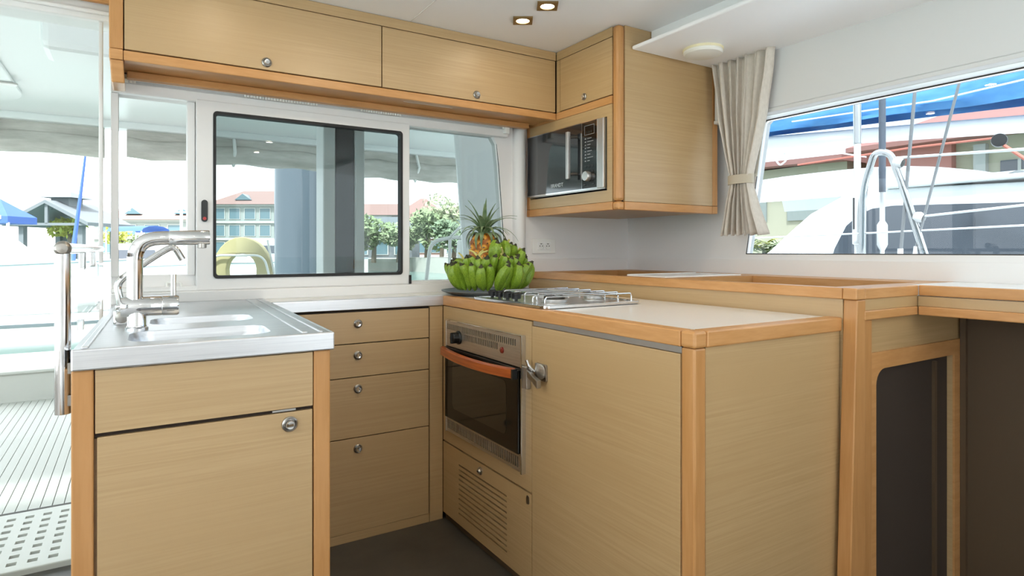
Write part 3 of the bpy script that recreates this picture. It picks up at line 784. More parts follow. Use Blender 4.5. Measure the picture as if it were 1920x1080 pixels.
# ---- smoke alarm on the soffit
al = thing('ceiling_alarm', 'flat round white alarm on the soffit', 'alarm', (1.955, 1.68, 1.905))
ob('base_ring', MB().lathe([(0, 0), (.079, 0), (.079, -.010), (0, -.010)], (1.955, 1.68, 1.905), n=40), 'alarm_ring', al, smooth=True)
ob('dome', MB().lathe([(.0775, -.010), (.0775, -.016), (.072, -.023), (.05, -.027), (0, -.029)], (1.955, 1.68, 1.905), n=40), 'alarm_white', al, smooth=True)
ob('mark', MB().box(1.950, 1.973, 1.658, 1.660, 1.8775, 1.8795), 'grey_print', al)

# ---- recessed ceiling spots: two in view, one inferred over the sink, the rest added as fill
def spot(x, y, label, power=5.0, col=(1, .84, .62)):
    t = thing('ceiling_spot', label, 'light', (x, y, 2.0), 'square recessed ceiling spots')
    T = Matrix.Translation((x, y, 2.0)) @ Matrix.Rotation(-math.radians(31.9), 4, 'Z')
    ring = [(.026 * math.cos(2 * PI * k / 24), .026 * math.sin(2 * PI * k / 24)) for k in range(24)]
    mb = MB(T); mb.plate(rect(-.038, .038, -.038, .038), [ring], lambda a, b, w_: (a, b, w_), -.006, .0); ob('bezel', mb, 'brass', t)
    mb = MB(T); mb.lathe([(.0255, -.002), (.02, -.0035), (0, -.004)], (0, 0, 0), n=24); ob('diffuser', mb, 'lamp_disc', t)
    l = bpy.data.lights.new('spot_light', 'AREA'); l.shape = 'DISK'; l.size = .05; l.energy = power; l.color = col
    lo = bpy.data.objects.new('spot_light', l); C.objects.link(lo); lo.location = (x, y, 1.985)
    lo.parent = t; lo.matrix_parent_inverse = Matrix.Translation(-t.location)
spot(1.302, 2.013, 'square recessed ceiling spot nearer the wall cabinets', .12)
spot(1.302, 1.845, 'square recessed ceiling spot farther from the wall cabinets', .12)
spot(.25, 1.93, 'square recessed ceiling spot over the sink', .2)
spot(.75, 1.42, 'added fill spot out of view over the galley floor', 1.8, (1, .82, .58))  # unseen lamp, added to brighten the drawers and inner corner
for k, (x, y) in enumerate(((-1.0, -.3), (-.1, -.35), (.95, -.35), (-1.0, -.95), (-.1, -.95), (.95, -.95))):
    spot(x, y, 'added fill spot over the saloon, ' + ('port side near the galley', 'amidships near the galley', 'starboard near the galley', 'port side over the settee', 'amidships over the settee', 'starboard over the settee')[k], .35, (1, .95, .88))  # unseen fill lamps, added to raise the interior brightness

# ---- curtain with tieback
ct = thing('curtain', 'beige gathered curtain held by a tieback beside the side window', 'curtain', (2.17, 1.66, 1.16))
NU, NV = 110, 44
def prof(z):
    # (y centre, half width, fold depth) down the drop
    keys = [(1.905, 1.660, .150, .020), (1.80, 1.660, .135, .022), (1.65, 1.662, .112, .022), (1.52, 1.664, .085, .021), (1.42, 1.667, .058, .018), (1.385, 1.668, .050, .015),
            (1.355, 1.668, .056, .018), (1.27, 1.664, .082, .026), (1.158, 1.655, .116, .032)]
    for a, b in zip(keys, keys[1:]):
        if a[0] >= z >= b[0]:
            t = (a[0] - z) / (a[0] - b[0]); return [a[i] + (b[i] - a[i]) * t for i in (1, 2, 3)]
    return keys[-1][1:]
vs, fs = [], []
for j in range(NV + 1):
    z = 1.905 - (1.905 - 1.158) * j / NV
    yc, hw, dp = prof(z)
    for i in range(NU + 1):
        s_ = i / NU * 2 - 1
        ph = s_ * 3.1 * 2 * PI / 2 * 2.0 + .7 * math.sin(3 * s_ + 1)
        x_ = 2.172 + dp * (.7 * math.sin(ph) + .3 * math.sin(2.3 * ph + 1.2 + 2.0 * (1.9 - z))) + .006 * noise.noise((s_ * 4, z * 7, 1))
        y_ = yc - s_ * hw + .35 * dp * math.cos(ph * 1.1)
        zz = z + (.006 * math.sin(ph) if j == NV else 0)
        vs.append((min(x_, 2.203), y_, zz))
for j in range(NV):
    for i in range(NU):
        a = j * (NU + 1) + i
        fs.append((a, a + 1, a + NU + 2, a + NU + 1))
cl = ob('drape', MB().add(vs, fs), 'curtain_cloth', ct, smooth=True)
sm = cl.modifiers.new('thick', 'SOLIDIFY'); sm.thickness = .0025
ell = [(2.174 + .030 * math.cos(2 * PI * k / 28), 1.668 + .062 * math.sin(2 * PI * k / 28)) for k in range(28)]
ell2 = [(2.174 + .027 * math.cos(2 * PI * k / 28), 1.668 + .059 * math.sin(2 * PI * k / 28)) for k in range(28)]
ob('tieback', MB().plate(ell, [ell2], XY(1.371), 0, .038), 'tieback_cloth', ct, smooth=True)
hem = [(2.206, 1.60 - .03 * math.sin(k)) for k in range(1)]
ob('lining', MB().add([(2.2035, 1.535, 1.90), (2.2035, 1.60, 1.90), (2.205, 1.645, 1.40), (2.205, 1.612, 1.40),
                      (2.2055, 1.535, 1.90), (2.2055, 1.60, 1.90), (2.207, 1.645, 1.40), (2.207, 1.612, 1.40)],
                     [(0,1,2,3),(7,6,5,4),(0,3,7,4),(1,5,6,2)]), 'lining_cloth', ct)
# ================================================================== FRUIT
PC = Vector((1.272, 2.236, 0))
pl = tag(ob('serving_plate', MB().lathe([(0, ZT - .0005), (.150, ZT - .0005), (.172, ZT + .006), (.196, ZT + .016), (.197, ZT + .019), (.190, ZT + .017), (.150, ZT + .007), (0, ZT + .006)], (PC.x, PC.y, 0), n=56), 'plate_grey', smooth=True),
         'dark grey round serving plate under the bananas', 'plate')
def banana_mesh(curve, fat, seed):
    rnd = random.Random(seed)
    n, K = 10, 10
    mb = MB()
    rs = [.20, .42, .78, .96, 1.0, 1.0, .95, .80, .52, .26, .20]
    ts = [0, .06, .18, .32, .46, .60, .72, .83, .92, .965, 1.0]
    vs = []
    for t, r in zip(ts, rs):
        cx = curve * (t - .5) ** 2 * 4 - curve
        for k in range(n):
            a = 2 * PI * k / n
            rad = fat * r * (1 + .07 * math.cos(5 * a + seed))
            vs.append((cx + rad * math.cos(a), rad * math.sin(a), t))
    m_ = len(ts)
    for i in range(m_ - 1):
        mb.add(vs, [], 0) if i == 0 else None
        for k in range(n):
            mb.f.append([i * n + k, i * n + (k + 1) % n, (i + 1) * n + (k + 1) % n, (i + 1) * n + k]); mb.mi.append(1 if i >= m_ - 3 else 0)
    mb.f.append([(m_ - 1) * n + k for k in range(n)]); mb.mi.append(1)
    mb.f.append([k for k in range(n - 1, -1, -1)]); mb.mi.append(2)
    return mb.mesh('banana', ['banana_skin', 'banana_tip', 'stalk_green'], True)
BM = [banana_mesh(.10, .165, 1), banana_mesh(.14, .175, 2), banana_mesh(.06, .155, 3)]
def banana(parent, base, tip, roll, kind, L=None):
    base, tip = Vector(base), Vector(tip)
    d = tip - base; L = L or d.length; d.normalize()
    q = d.to_track_quat('Z', 'Y').to_matrix().to_4x4()
    link('banana', BM[kind], parent, T=Matrix.Translation(base) @ q @ Matrix.Rotation(roll, 4, 'Z') @ Matrix.Diagonal((L * 1.02, L * 1.02, L, 1)))
FW = Vector((.528, .849, 0)); RT = Vector((.849, -.528, 0))
def pos(r, a, z):     # a = 0 faces the viewer, positive to the viewer's right
    return PC + (-FW * math.cos(a) + RT * math.sin(a)) * r + Vector((0, 0, z))
bunches = {}
def bunch(key, label, loc):
    bunches[key] = thing('banana_bunch', label, 'bananas', loc, 'bunches of green bananas on the plate')
    return bunches[key]
rnd = random.Random(11)
defs = [('left', 'green banana bunch at the left side of the plate', -1.9, -.85),
        ('front', 'green banana bunch at the front of the plate facing the sink', -.85, .15),
        ('right', 'green banana bunch on the right next to the hob knobs', .15, 1.15),
        ('far', 'green banana bunch at the far right edge of the plate', 1.15, 2.2)]
for key, lab, a0, a1 in defs:
    am = (a0 + a1) / 2
    b = bunch(key, lab, pos(.11, am, ZT + .02))
    lean_r = {'left': .0, 'front': .0, 'right': .006, 'far': .010}[key]
    for tier, (r0, r1, z0, z1, cnt) in enumerate(((.125, .172, .022, .120, 5), (.075, .132, .058, .146, 5), (.040, .080, .105, .195, 2))):
        if key in ('left', 'front') and tier == 2: continue
        for k in range(cnt):
            a = a0 + (a1 - a0) * (k + .5 + (.25 if tier == 1 else 0)) / cnt + rnd.uniform(-.05, .05)
            dz = rnd.uniform(-.008, .010) + (.012 if key in ('right',) and tier > 0 else 0) - (.018 if key in ('left', 'far') and tier == 1 else 0)
            tw = rnd.uniform(-.22, .22) + (.16 if key in ('right', 'far') else -.04)
            banana(b, pos(r0 + lean_r, a, ZT + z0), pos(r1 + lean_r + rnd.uniform(-.008, .008), a + tw, ZT + z1 + dz), rnd.uniform(0, 6.3), rnd.randrange(3), .124 + rnd.uniform(-.010, .010))
    sp = pos(.108, am, ZT + .158) if key != 'left' else pos(.10, am, ZT + .14)
    mb = MB()
    for k in range(5):
        e = sp + Vector((rnd.uniform(-.03, .03), rnd.uniform(-.03, .03), rnd.uniform(-.012, .045)))
        mb.tube([sp - Vector((0, 0, .02)), sp, (sp + e) / 2 + Vector((0, 0, .006)), e], [.007, .006, .004, .003], 7)
    ob('stalk', mb, 'stalk_green', b, smooth=True)
# crown bunch standing up at the top right
b = bunch('top', 'upright green banana bunch topping the pile beside the pineapple', pos(.03, .9, ZT + .12))
for k, (r0, a_, z0, r1, da, z1) in enumerate(((.05, .5, .12, .065, .1, .232), (.06, .95, .12, .080, .1, .222), (.07, 1.35, .105, .115, .1, .205), (.10, 1.55, .09, .150, .05, .185), (.04, 1.8, .11, .07, .2, .215), (.105, 1.2, .085, .150, .1, .175))):
    banana(b, pos(r0, a_, ZT + z0), pos(r1, a_ + da, ZT + z1), k * 1.3, k % 3, .118)
sp = pos(.085, 1.1, ZT + .20); mb = MB()
for k in range(4):
    e = sp + Vector((rnd.uniform(-.02, .02), rnd.uniform(-.02, .02), rnd.uniform(.0, .03)))
    mb.tube([sp - Vector((0, 0, .03)), sp, e], [.007, .006, .004], 7)
ob('stalk', mb, 'stalk_green', b, smooth=True)

# pineapple
PP = PC + FW * .085 + RT * (-.022)
pa = thing('pineapple', 'ripe golden pineapple with green crown on the bananas', 'pineapple', (PP.x, PP.y, ZT + .075))
NA, NH = 84, 60
PB, PH_ = ZT + .108, .155
vs, fs, cols = [], [], []
for j in range(NH + 1):
    t = j / NH
    R = .0505 * (max(0, 1 - (abs(2 * t - 1)) ** 3.2)) ** .5 * (1 - .10 * t) + .012
    for i in range(NA):
        a = 2 * PI * i / NA
        u_ = 6 * a + t * 22; v_ = 6 * a - t * 22
        e = (math.cos(u_) * .5 + .5) * (math.cos(v_) * .5 + .5)
        r = R * (1 + .085 * e ** .6)
        vs.append((PP.x + r * math.cos(a), PP.y + r * math.sin(a), PB + PH_ * t)); cols.append((e, t))
for j in range(NH):
    for i in range(NA):
        a_, b_ = j * NA + i, j * NA + (i + 1) % NA
        fs.append((a_, b_, b_ + NA, a_ + NA))
fs += [tuple(range(NA - 1, -1, -1)), tuple(NH * NA + k for k in range(NA))]
me = bpy.data.meshes.new('pineapple_body'); me.from_pydata(vs, [], fs)
at_ = me.color_attributes.new('skin', 'FLOAT_COLOR', 'POINT')
for i, (e, t) in enumerate(cols):
    c1 = Vector(srgb(166, 92, 24)[:3]); c2 = Vector(srgb(236, 166, 52)[:3]); c3 = Vector(srgb(150, 132, 116)[:3])
    c = c1.lerp(c2, min(1, e * 2.0))
    if e > .82: c = c.lerp(c3, min(1, (e - .82) * 8))
    at_.data[i].color = (*c, 1)
mp = mat('pineapple_skin', srgb(220, 150, 50), .5)
n_ = mp.node_tree.nodes.new('ShaderNodeAttribute'); n_.attribute_name = 'skin'
mp.node_tree.links.new(n_.outputs['Color'], mp.node_tree.nodes['Principled BSDF'].inputs['Base Color'])
me.materials.append(mp); me.polygons.foreach_set('use_smooth', [True] * len(me.polygons))
link('body', me, pa)
mb = MB()
for j in range(8):
    for i in range(12):
        t = (j + .5) / 8.4 + .02
        a = 2 * PI * (i + .5 * (j % 2)) / 12
        R = (.0505 * (max(0, 1 - abs(2 * t - 1) ** 3.2)) ** .5 * (1 - .10 * t) + .012) * 1.06
        p = Vector((PP.x + R * math.cos(a), PP.y + R * math.sin(a), PB + PH_ * t)); o_ = Vector((math.cos(a), math.sin(a), .9)).normalized()
        s_ = Vector((-math.sin(a), math.cos(a), 0)) * .0035
        mb.add([p + s_, p - s_, p + o_ * .009, p - o_ * .003], [(0, 1, 2), (0, 3, 1), (1, 3, 2), (3, 0, 2)])
sp_ = ob('spines', mb, 'bark', pa); sp_['kind'] = 'stuff'
def leaf_mesh(L, W, bend):
    n = 7; vs, fs = [], []
    for i in range(n + 1):
        t = i / n
        w_ = W * (1 - t ** 1.6) * (.8 + .5 * t * (1 - t)) + .0004
        x = L * t * math.sin(.25 + bend * t) ; z = L * t * math.cos(.25 + bend * t)
        vs += [(x + .2 * w_, -w_, z + .1 * w_), (x - .25 * w_, 0, z), (x + .2 * w_, w_, z + .1 * w_),
               (x + .2 * w_ + .001, -w_, z), (x - .25 * w_ + .0022, 0, z - .0012), (x + .2 * w_ + .001, w_, z)]
    for i in range(n):
        o = i * 6
        for k in (0, 1): fs.append((o + k, o + k + 1, o + k + 7, o + k + 6)); fs.append((o + k + 4, o + k + 3, o + k + 9, o + k + 10))
        fs.append((o, o + 6, o + 9, o + 3)); fs.append((o + 2, o + 5, o + 11, o + 8))
    return MB().add(vs, fs).mesh('leaf', 'pineapple_leaf', True)
LM = [leaf_mesh(.140, .0115, .30), leaf_mesh(.135, .0130, .70), leaf_mesh(.125, .0130, 1.10), leaf_mesh(.080, .0135, 1.7)]
top = Vector((PP.x, PP.y, PB + PH_ - .006))
k = 0
for tier, (n, tilt, mi_, r) in enumerate(((6, .02, 0, .006), (10, .20, 1, .012), (13, .42, 2, .017), (14, .62, 3, .024))):
    for i in range(n):
        a = 2 * PI * (i + .37 * tier) / n + rnd.uniform(-.18, .18)
        T = Matrix.Translation(top + Vector((math.cos(a) * r, math.sin(a) * r, .018 - .006 * tier))) @ Matrix.Rotation(a, 4, 'Z') @ Matrix.Rotation(tilt + rnd.uniform(-.12, .12), 4, 'Y') @ Matrix.Diagonal((1, 1, 1, 1)) 
        s_ = rnd.uniform(.85, 1.12)
        link('leaf', LM[mi_], pa, T=T @ Matrix.Diagonal((s_, s_, s_, 1)))
ob('crown_core', MB().lathe([(0, -.01), (.026, -.006), (.024, .008), (.012, .03), (0, .045)], top, n=16), 'pineapple_leaf', pa, smooth=True)

# ================================================================== COCKPIT OUTSIDE THE DOOR
dk_ = struct('cockpit_floor', MB().box(-4, 4, 2.60, 5.68, -.08, -.012), 'deck_seam')
# planks run fore and aft, slightly fanned as seen from the saloon
W_ = .0415
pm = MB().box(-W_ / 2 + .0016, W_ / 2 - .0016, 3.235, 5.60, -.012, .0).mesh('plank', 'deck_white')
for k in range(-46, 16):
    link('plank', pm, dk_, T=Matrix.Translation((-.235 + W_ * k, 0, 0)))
gt = thing('threshold_grate', 'white slotted drain grate at the aft doorway', 'grate', (-.6, 2.9, 0))
holes = []
for i in range(23):
    for j in range(8):
        x0 = -.242 - .058 * i; y0 = 2.668 + .063 * j
        holes.append(rect(x0 - .0142, x0 + .0142, y0, y0 + .027))
ob('panel', MB().plate(rect(-1.62, -.10, 2.640, 3.190), holes, XY(.012), 0, -.02), 'grate_white', gt)
ob('well', MB().box(-1.60, -.12, 2.65, 3.18, -.03, -.0085), 'bin_grey', gt)
ob('nosing', MB().box(-1.62, -.10, 2.602, 2.638, -.012, .020), 'grate_white', gt, bevel=.004)
ob('edge_strip', MB().box(-1.62, -.10, 3.192, 3.230, -.012, .006), 'deck_seam', gt)
se = thing('transom_seat', 'low white moulded seat across the far end of the cockpit', 'seat', (-.5, 6.1, 0))
ob('front', MB().box(-3.6, 2.4, 5.60, 5.68, -.05, .20), 'deck_white', se, bevel=.012)
ob('top', MB().box(-3.6, 2.4, 5.58, 6.55, .20, .225), 'deck_white', se, bevel=.01)
# hardtop roof
rf = struct('cockpit_roof', MB().box(-4, 3.6, 2.57, 5.95, 2.13, 2.22), 'roof_gelcoat', bevel=.02, label='white hardtop roof over the cockpit')
ob('edge_moulding', MB().box(-4, 3.6, 5.80, 5.97, 2.075, 2.135), 'roof_gelcoat', rf, bevel=.012)
ob('centre_panel', MB().prism(rr(-3.0, -.62, 2.9, 5.4, .35, 8), XY(2.13), 0, -.025), 'roof_gelcoat', rf, bevel=.008)
ob('beam', MB().box(-.35, 2.2, 3.35, 3.62, 1.985, 2.13), 'roof_gelcoat', rf, bevel=.03)
cl_ = tag(ob('cockpit_lamp', MB().prism(rr(-.74, -.60, 4.70, 4.76, .02), XY(2.105), 0, -.012), 'aluminium', bevel=.003), 'small flat lamp under the white cockpit roof', 'light')
def canvas_roll(name, label, p0, p1, rad, drop, seed):
    t = thing(name, label, 'canvas', ((p0[0] + p1[0]) / 2, (p0[1] + p1[1]) / 2, p0[2] - drop), 'rolled canvas screens under the cockpit roof')
    p0, p1 = Vector(p0), Vector(p1); n = 40; vs, fs = [], []
    ax = (p1 - p0).normalized(); sd = ax.cross(Vector((0, 0, 1)))
    ring = []
    for k in range(16):
        a = 2 * PI * k / 16; ring.append((rad * math.cos(a), -drop + rad + rad * 1.1 * math.sin(a)))
    for i in range(n + 1):
        p = p0.lerp(p1, i / n)
        for k, (s_, z) in enumerate(ring):
            q = noise.noise((i * .35, k * .5, seed))
            vs.append(p + sd * (s_ * (1 + .25 * q)) + Vector((0, 0, z + .05 * rad * q + .008 * math.sin(i * .55 + seed))))
    for i in range(n):
        for k in range(16):
            a, b = i * 16 + k, i * 16 + (k + 1) % 16; fs.append((a, b, b + 16, a + 16))
    ob('roll', MB().add(vs, fs), 'canvas', t, smooth=True)
    vs = []
    for i in range(n + 1):
        p = p0.lerp(p1, i / n)
        q = noise.noise((i * .3, 3, seed))
        vs += [p + sd * .012, p - sd * .012, p + sd * (.012 + .03 * q) + Vector((0, 0, -drop + rad)), p - sd * (.012 - .03 * q) + Vector((0, 0, -drop + rad))]
    fs = []
    for i in range(n):
        a = i * 4
        fs += [(a, a + 4, a + 6, a + 2), (a + 1, a + 3, a + 7, a + 5)]
    ob('skirt', MB().add(vs, fs), 'canvas', t, smooth=True)
    L = (p1 - p0).length
    for f_ in ([.35, .78] if L > 1.6 else [.5]):
        p = p0.lerp(p1, f_)
        ob('strap', MB().tube([p + sd * .03, p + sd * (rad * 1.3) + Vector((0, 0, -drop * .55)), p + Vector((0, 0, -drop - .012)), p - sd * (rad * 1.3) + Vector((0, 0, -drop * .55)), p - sd * .03], .014, 6), 'strap_white', t)
canvas_roll('canvas_screen', 'rolled beige canvas screen seen through the open doorway', (-3.2, 5.88, 2.08), (-.20, 5.88, 2.08), .075, .235, 1)
canvas_roll('canvas_screen', 'rolled beige canvas screen seen over the mixer tap and through the left pane', (-.05, 5.88, 2.08), (1.55, 5.88, 2.08), .075, .225, 2)
canvas_roll('canvas_screen', 'rolled beige canvas screen seen above the fruit through the right panes', (1.75, 5.88, 2.08), (3.2, 5.88, 2.08), .085, .26, 3)
tag(ob('roof_pole', MB().tube([(-.13, 5.84, 2.08), (-.13, 5.84, .22)], .022, 14), 'spar_white', smooth=True), 'white pole holding the cockpit roof between two canvas rolls', 'pole')
# white moulded cabin side, seen right of the fruit
mb = MB()
mb.hexa([(1.72, 3.18, .0), (2.9, 2.62, .0), (3.3, 2.9, .0), (2.0, 3.6, .0), (1.585, 3.26, 2.13), (2.9, 2.62, 2.13), (3.3, 2.9, 2.13), (1.9, 3.7, 2.13)])
struct('cabin_side', mb, 'roof_gelcoat', bevel=.03, label='white moulded cabin side outside the window')
struct('side_deck', MB().box(2.42, 3.7, -9, 2.6, .45, .60).box(3.0, 3.7, 2.6, 8, .45, .60).box(-3.4, -1.68, -9, 2.6, .45, .60), 'bounce_deck_white')  # unseen decks, raised and whitened to bounce daylight in through the windows
struct('fore_deck', MB().box(-1.68, 2.42, -9, -1.6, .45, .60), 'bounce_deck_white')  # unseen, added as a white bouncer ahead of the forward windows
# unseen settee behind the viewpoint, added to bounce light upward
se2 = thing('bounce_settee', 'unseen white settee added to bounce light up to the ceiling', 'settee', (-.2, -1.2, 0))
ob('base', MB().box(-1.55, 1.6, -1.45, -.75, 0, .32), 'oak', se2)
ob('cushion', MB().box(-1.55, 1.6, -1.45, -.75, .32, .46), 'cushion_white', se2, bevel=.03)
ob('backrest', MB().box(-1.55, 1.6, -1.48, -1.34, .46, .70), 'cushion_white', se2, bevel=.03)
tb2 = thing('bounce_table', 'unseen pale table added to bounce light upward', 'table', (.2, -.45, 0))  # unseen table, added as a pale surface throwing light onto the ceiling
ob('top', MB().box(-.75, 1.15, -.74, -.12, .69, .72), 'white_gelcoat', tb2, bevel=.01)
ob('leg', MB().box(.1, .3, -.53, -.33, .012, .69), 'aluminium', tb2)
tag(ob('rug', MB().box(-1.5, 1.0, -.72, .42, 0, .012), 'cushion_white', bevel=.004), 'unseen pale mat added to bounce light off the saloon floor', 'rug')  # unseen, added so the dark floor sends light up to ceiling and soffit
# stern rail
sr = thing('stern_rail', 'white tubular stern rail outside the window above the bananas', 'rail', (2.25, 4.5, .2))
ob('top_tube', MB().tube(fillet([(1.98, 4.70, -.012), (2.08, 4.62, 1.16), (2.22, 4.54, 1.20), (2.75, 4.22, 1.20)], .08, 5), .016, 10), 'spar_white', sr, smooth=True)
ob('stay', MB().tube([(2.20, 4.55, 1.18), (2.62, 4.40, 1.62)], .012, 8), 'spar_white', sr, smooth=True)
ob('post', MB().tube([(2.20, 4.55, -.012), (2.22, 4.54, 1.2)], .014, 8), 'spar_white', sr, smooth=True)
ob('box', MB().box(2.28, 2.38, 4.45, 4.55, .98, 1.18), 'spar_white', sr, bevel=.02)
# horseshoe lifebuoy and pushpit
hbuoy = thing('lifebuoy', 'yellow horseshoe lifebuoy in a steel frame seen through the sliding window', 'lifebuoy', (.91, 6.6, .6))
T_ = Matrix.Translation((.915, 6.50, .845)) @ Matrix.Rotation(-math.radians(31.9), 4, 'Z')
outer = [(-.29, -.15), (-.16, -.15)]
inn = [(.15 * math.cos(a), .05 + .17 * math.sin(a)) for a in [PI + PI * .25 - k * (PI * 1.5) / 16 for k in range(17)]]
out_ = [(.29 * math.cos(a) * (1 if a < 4 else 1), .02 + .36 * math.sin(a)) for a in [k * PI / 16 for k in range(17)]]
poly = [(.16, -.15), (.29, -.15)] + out_ + [(-.29, -.15), (-.16, -.15)] + inn
mb = MB(T_); mb.plate(poly, [], lambda a, b, w_: (a, w_, b), -.045, .045)
ob('horseshoe', mb, 'buoy_yellow', hbuoy, bevel=.02)
mb = MB(T_); mb.tube(fillet([(-.31, -.08, -.20), (-.27, -.08, .20), (.24, -.08, .20), (.34, -.08, -.20)], .10, 6), .011, 10)
ob('frame', mb, 'spar_white', hbuoy, smooth=True)
mb = MB(T_); mb.tube([(.25, -.02, .35), (.42, 0, -.55)], .012, 8); mb.tube([(-.45, -.06, -.19), (.55, -.06, -.19)], .012, 8); mb.tube([(-.45, -.06, -.615), (-.45, -.06, -.19)], .012, 8); mb.tube([(.55, -.06, -.615), (.55, -.06, -.19)], .012, 8)
ob('rail', mb, 'spar_white', hbuoy, smooth=True)

# ================================================================== MARINA
struct('water', MB().box(-300, 300, -200, 400, -1.6, -1.0), 'water')
RZ = -math.radians(31.88)
def frame_at(x, y, z, rz=RZ, s=1.0): return Matrix.Translation((x, y, z)) @ Matrix.Rotation(rz, 4, 'Z') @ Matrix.Scale(s, 4)
struct('quay_wall', MB(frame_at(10, 118, 0)).box(-60, 22, -6, 30, -1.2, .3), 'quay_stone')
struct('quay_bank', MB(frame_at(27, 62, 0)).box(-12, 60, -5.0, 45, -1.2, .25), 'quay_stone')

def hip_roof(mb, x0, x1, y0, y1, z0, z1, inset, mi=0):
    ym = (y0 + y1) / 2
    return mb.add([(x0,y0,z0),(x1,y0,z0),(x1,y1,z0),(x0,y1,z0),(x0+inset,ym,z1),(x1-inset,ym,z1)],
                  [(0,1,5,4),(1,2,5),(2,3,4,5),(3,0,4),(0,3,2,1)], mi)
def building(name, label, loc, width, depth, floors, fh, roof_h, inset, nwin, wallm, roofm, rz=RZ, win=(.62, .62), dormers=(), x0win=0, over=.9):
    t = thing(name, label, 'building', loc)
    T = frame_at(*loc, rz)
    hw = width / 2
    ob('walls', MB(T).box(-hw, hw, 0, depth, 0, floors * fh), wallm, t)
    for f in range(floors):
        ob('ledge', MB(T).box(-hw - .2, hw + .2, -.35, 0, (f + 1) * fh - .35, (f + 1) * fh), 'building_white', t)
    pw = width / nwin
    for f in range(floors):
        for k in range(nwin):
            cx = -hw + (k + .5) * pw
            wo = ob('window', MB(T).plate(rect(cx - pw * win[0] / 2 - .12, cx + pw * win[0] / 2 + .12, f * fh + fh * .12, f * fh + fh * (.16 + win[1]) + .08),
                                          [rect(cx - pw * win[0] / 2, cx + pw * win[0] / 2, f * fh + fh * .14, f * fh + fh * (.14 + win[1]))], lambda a, b, w_: (a, w_, b), -.12, 0), 'building_white', t)
            ob('pane', MB(T).box(cx - pw * win[0] / 2, cx + pw * win[0] / 2, -.05, .0, f * fh + fh * .14, f * fh + fh * (.14 + win[1])), 'building_window', wo)
    rf_ = ob('roof', hip_roof(MB(T), -hw - over, hw + over, -over, depth + over, floors * fh, floors * fh + roof_h, inset), roofm, t)
    for dx in dormers:
        z = floors * fh + roof_h * .30
        ob('dormer', MB(T).add([(dx - 1.5, .7, z), (dx + 1.5, .7, z), (dx, .6, z + 1.1), (dx - .2, depth * .5, z + 1.1), (dx - 1.5, depth * .4, z), (dx + 1.5, depth * .4, z)],
                               [(0, 1, 2), (0, 2, 3, 4), (1, 5, 3, 2)]), 'building_window', rf_)
    return t
building('hotel', 'pale waterfront hotel with pink roof behind the mixer tap', (2.8, 127.8, .3), 21, 14, 2, 3.2, 3.6, 5.0, 5, 'building_wall', 'roof_pink', dormers=(-4, 5), win=(.6, .55))
building('hotel', 'three storey hotel with dark red roof seen through the sliding pane', (19.0, 117.7, .3), 16.5, 12, 3, 3.05, 3.0, 4.0, 6, 'building_wall', 'roof_red', dormers=(-3,), win=(.66, .62))
building('pagoda_house', 'pale house with pointed red pagoda roof behind the fruit', (43.9, 102.2, .3), 9, 9, 2, 3.3, 4.0, 4.9, 3, 'roof_pink', 'roof_red')
building('villa', 'pale villa with red roof seen between mullion and window frame', (37.2, 106.4, .3), 9, 9, 2, 3.6, 2.4, 2.0, 3, 'building_wall', 'roof_red')
building('villa', 'pale villa with stacked roof left of the white cabin side', (46.1, 89.0, .3), 7, 8, 2, 3.4, 1.6, 2.0, 2, 'building_white', 'roof_pink')
dh = building('boat_house', 'low dark roofed boat house among the bank trees', (24.2, 67.4, .25), 7, 6, 1, 2.9, 2.0, 2.4, 3, 'timber_grey', 'timber_grey')
# open pavilion with cupola
pv = thing('pavilion', 'grey timber pavilion with cupola beyond the doorway', 'pavilion', (-6.84, 74.9, 0))
T = frame_at(-6.84, 74.9, .2)
for x in (-2.9, 2.9):
    ob('post', MB(T).box(x - .25, x + .25, -.25, .25, 0, 4.0), 'timber_grey', pv)
    ob('post', MB(T).box(x - .25, x + .25, 4.6, 5.1, 0, 4.0), 'timber_grey', pv)
ob('roof', MB(T).add([(-4.2, -1, 3.3), (0, -1, 5.5), (4.2, -1, 3.3), (-4.2, 6, 3.3), (0, 6, 5.5), (4.2, 6, 3.3), (-4.2, -1, 3.65), (0, -1, 5.85), (4.2, -1, 3.65), (-4.2, 6, 3.65), (0, 6, 5.85), (4.2, 6, 3.65)],
                     [(0,1,7,6),(1,2,8,7),(3,9,10,4),(4,10,11,5),(6,7,10,9),(7,8,11,10),(0,3,4,1),(1,4,5,2),(0,6,9,3),(2,5,11,8)]), 'timber_grey', pv)
ob('gable_truss', MB(T).box(-3.9, 3.9, -.8, -.6, 3.35, 3.6).box(-.15, .15, -.8, -.6, 3.5, 5.5), 'timber_grey', pv)
cu_ = ob('cupola', hip_roof(MB(T).box(-.9, .9, 1, 3, 5.0, 6.2), -1.6, 1.6, .3, 3.7, 6.2, 6.9, 1.2), 'timber_grey', pv)
ob('back_wall', MB(T).box(-3.2, -.6, 5, 5.2, 0, 3.3), 'timber_grey', pv)
tn = thing('market_tent', 'blue canopy tent at the far left edge', 'tent', (-7.4, 51.7, 0))
T = frame_at(-7.3, 51.6, .2)
hip_ = hip_roof(MB(T), -2.0, 1.3, -1.2, 1.2, 3.1, 4.3, 1.5)
ob('canopy', hip_, 'blue_canvas', tn)
ob('valance', MB(T).box(-2.0, 1.3, -1.2, 1.2, 2.65, 3.1), 'blue_canvas', tn)
ob('stripe', MB(T).box(-1.6, .9, -1.23, -1.2, 2.9, 3.15), 'building_white', tn)
for x in (-1.95, 1.25): ob('leg', MB(T).box(x - .06, x + .06, -1.18, -1.06, 0, 2.7), 'spar_white', tn)

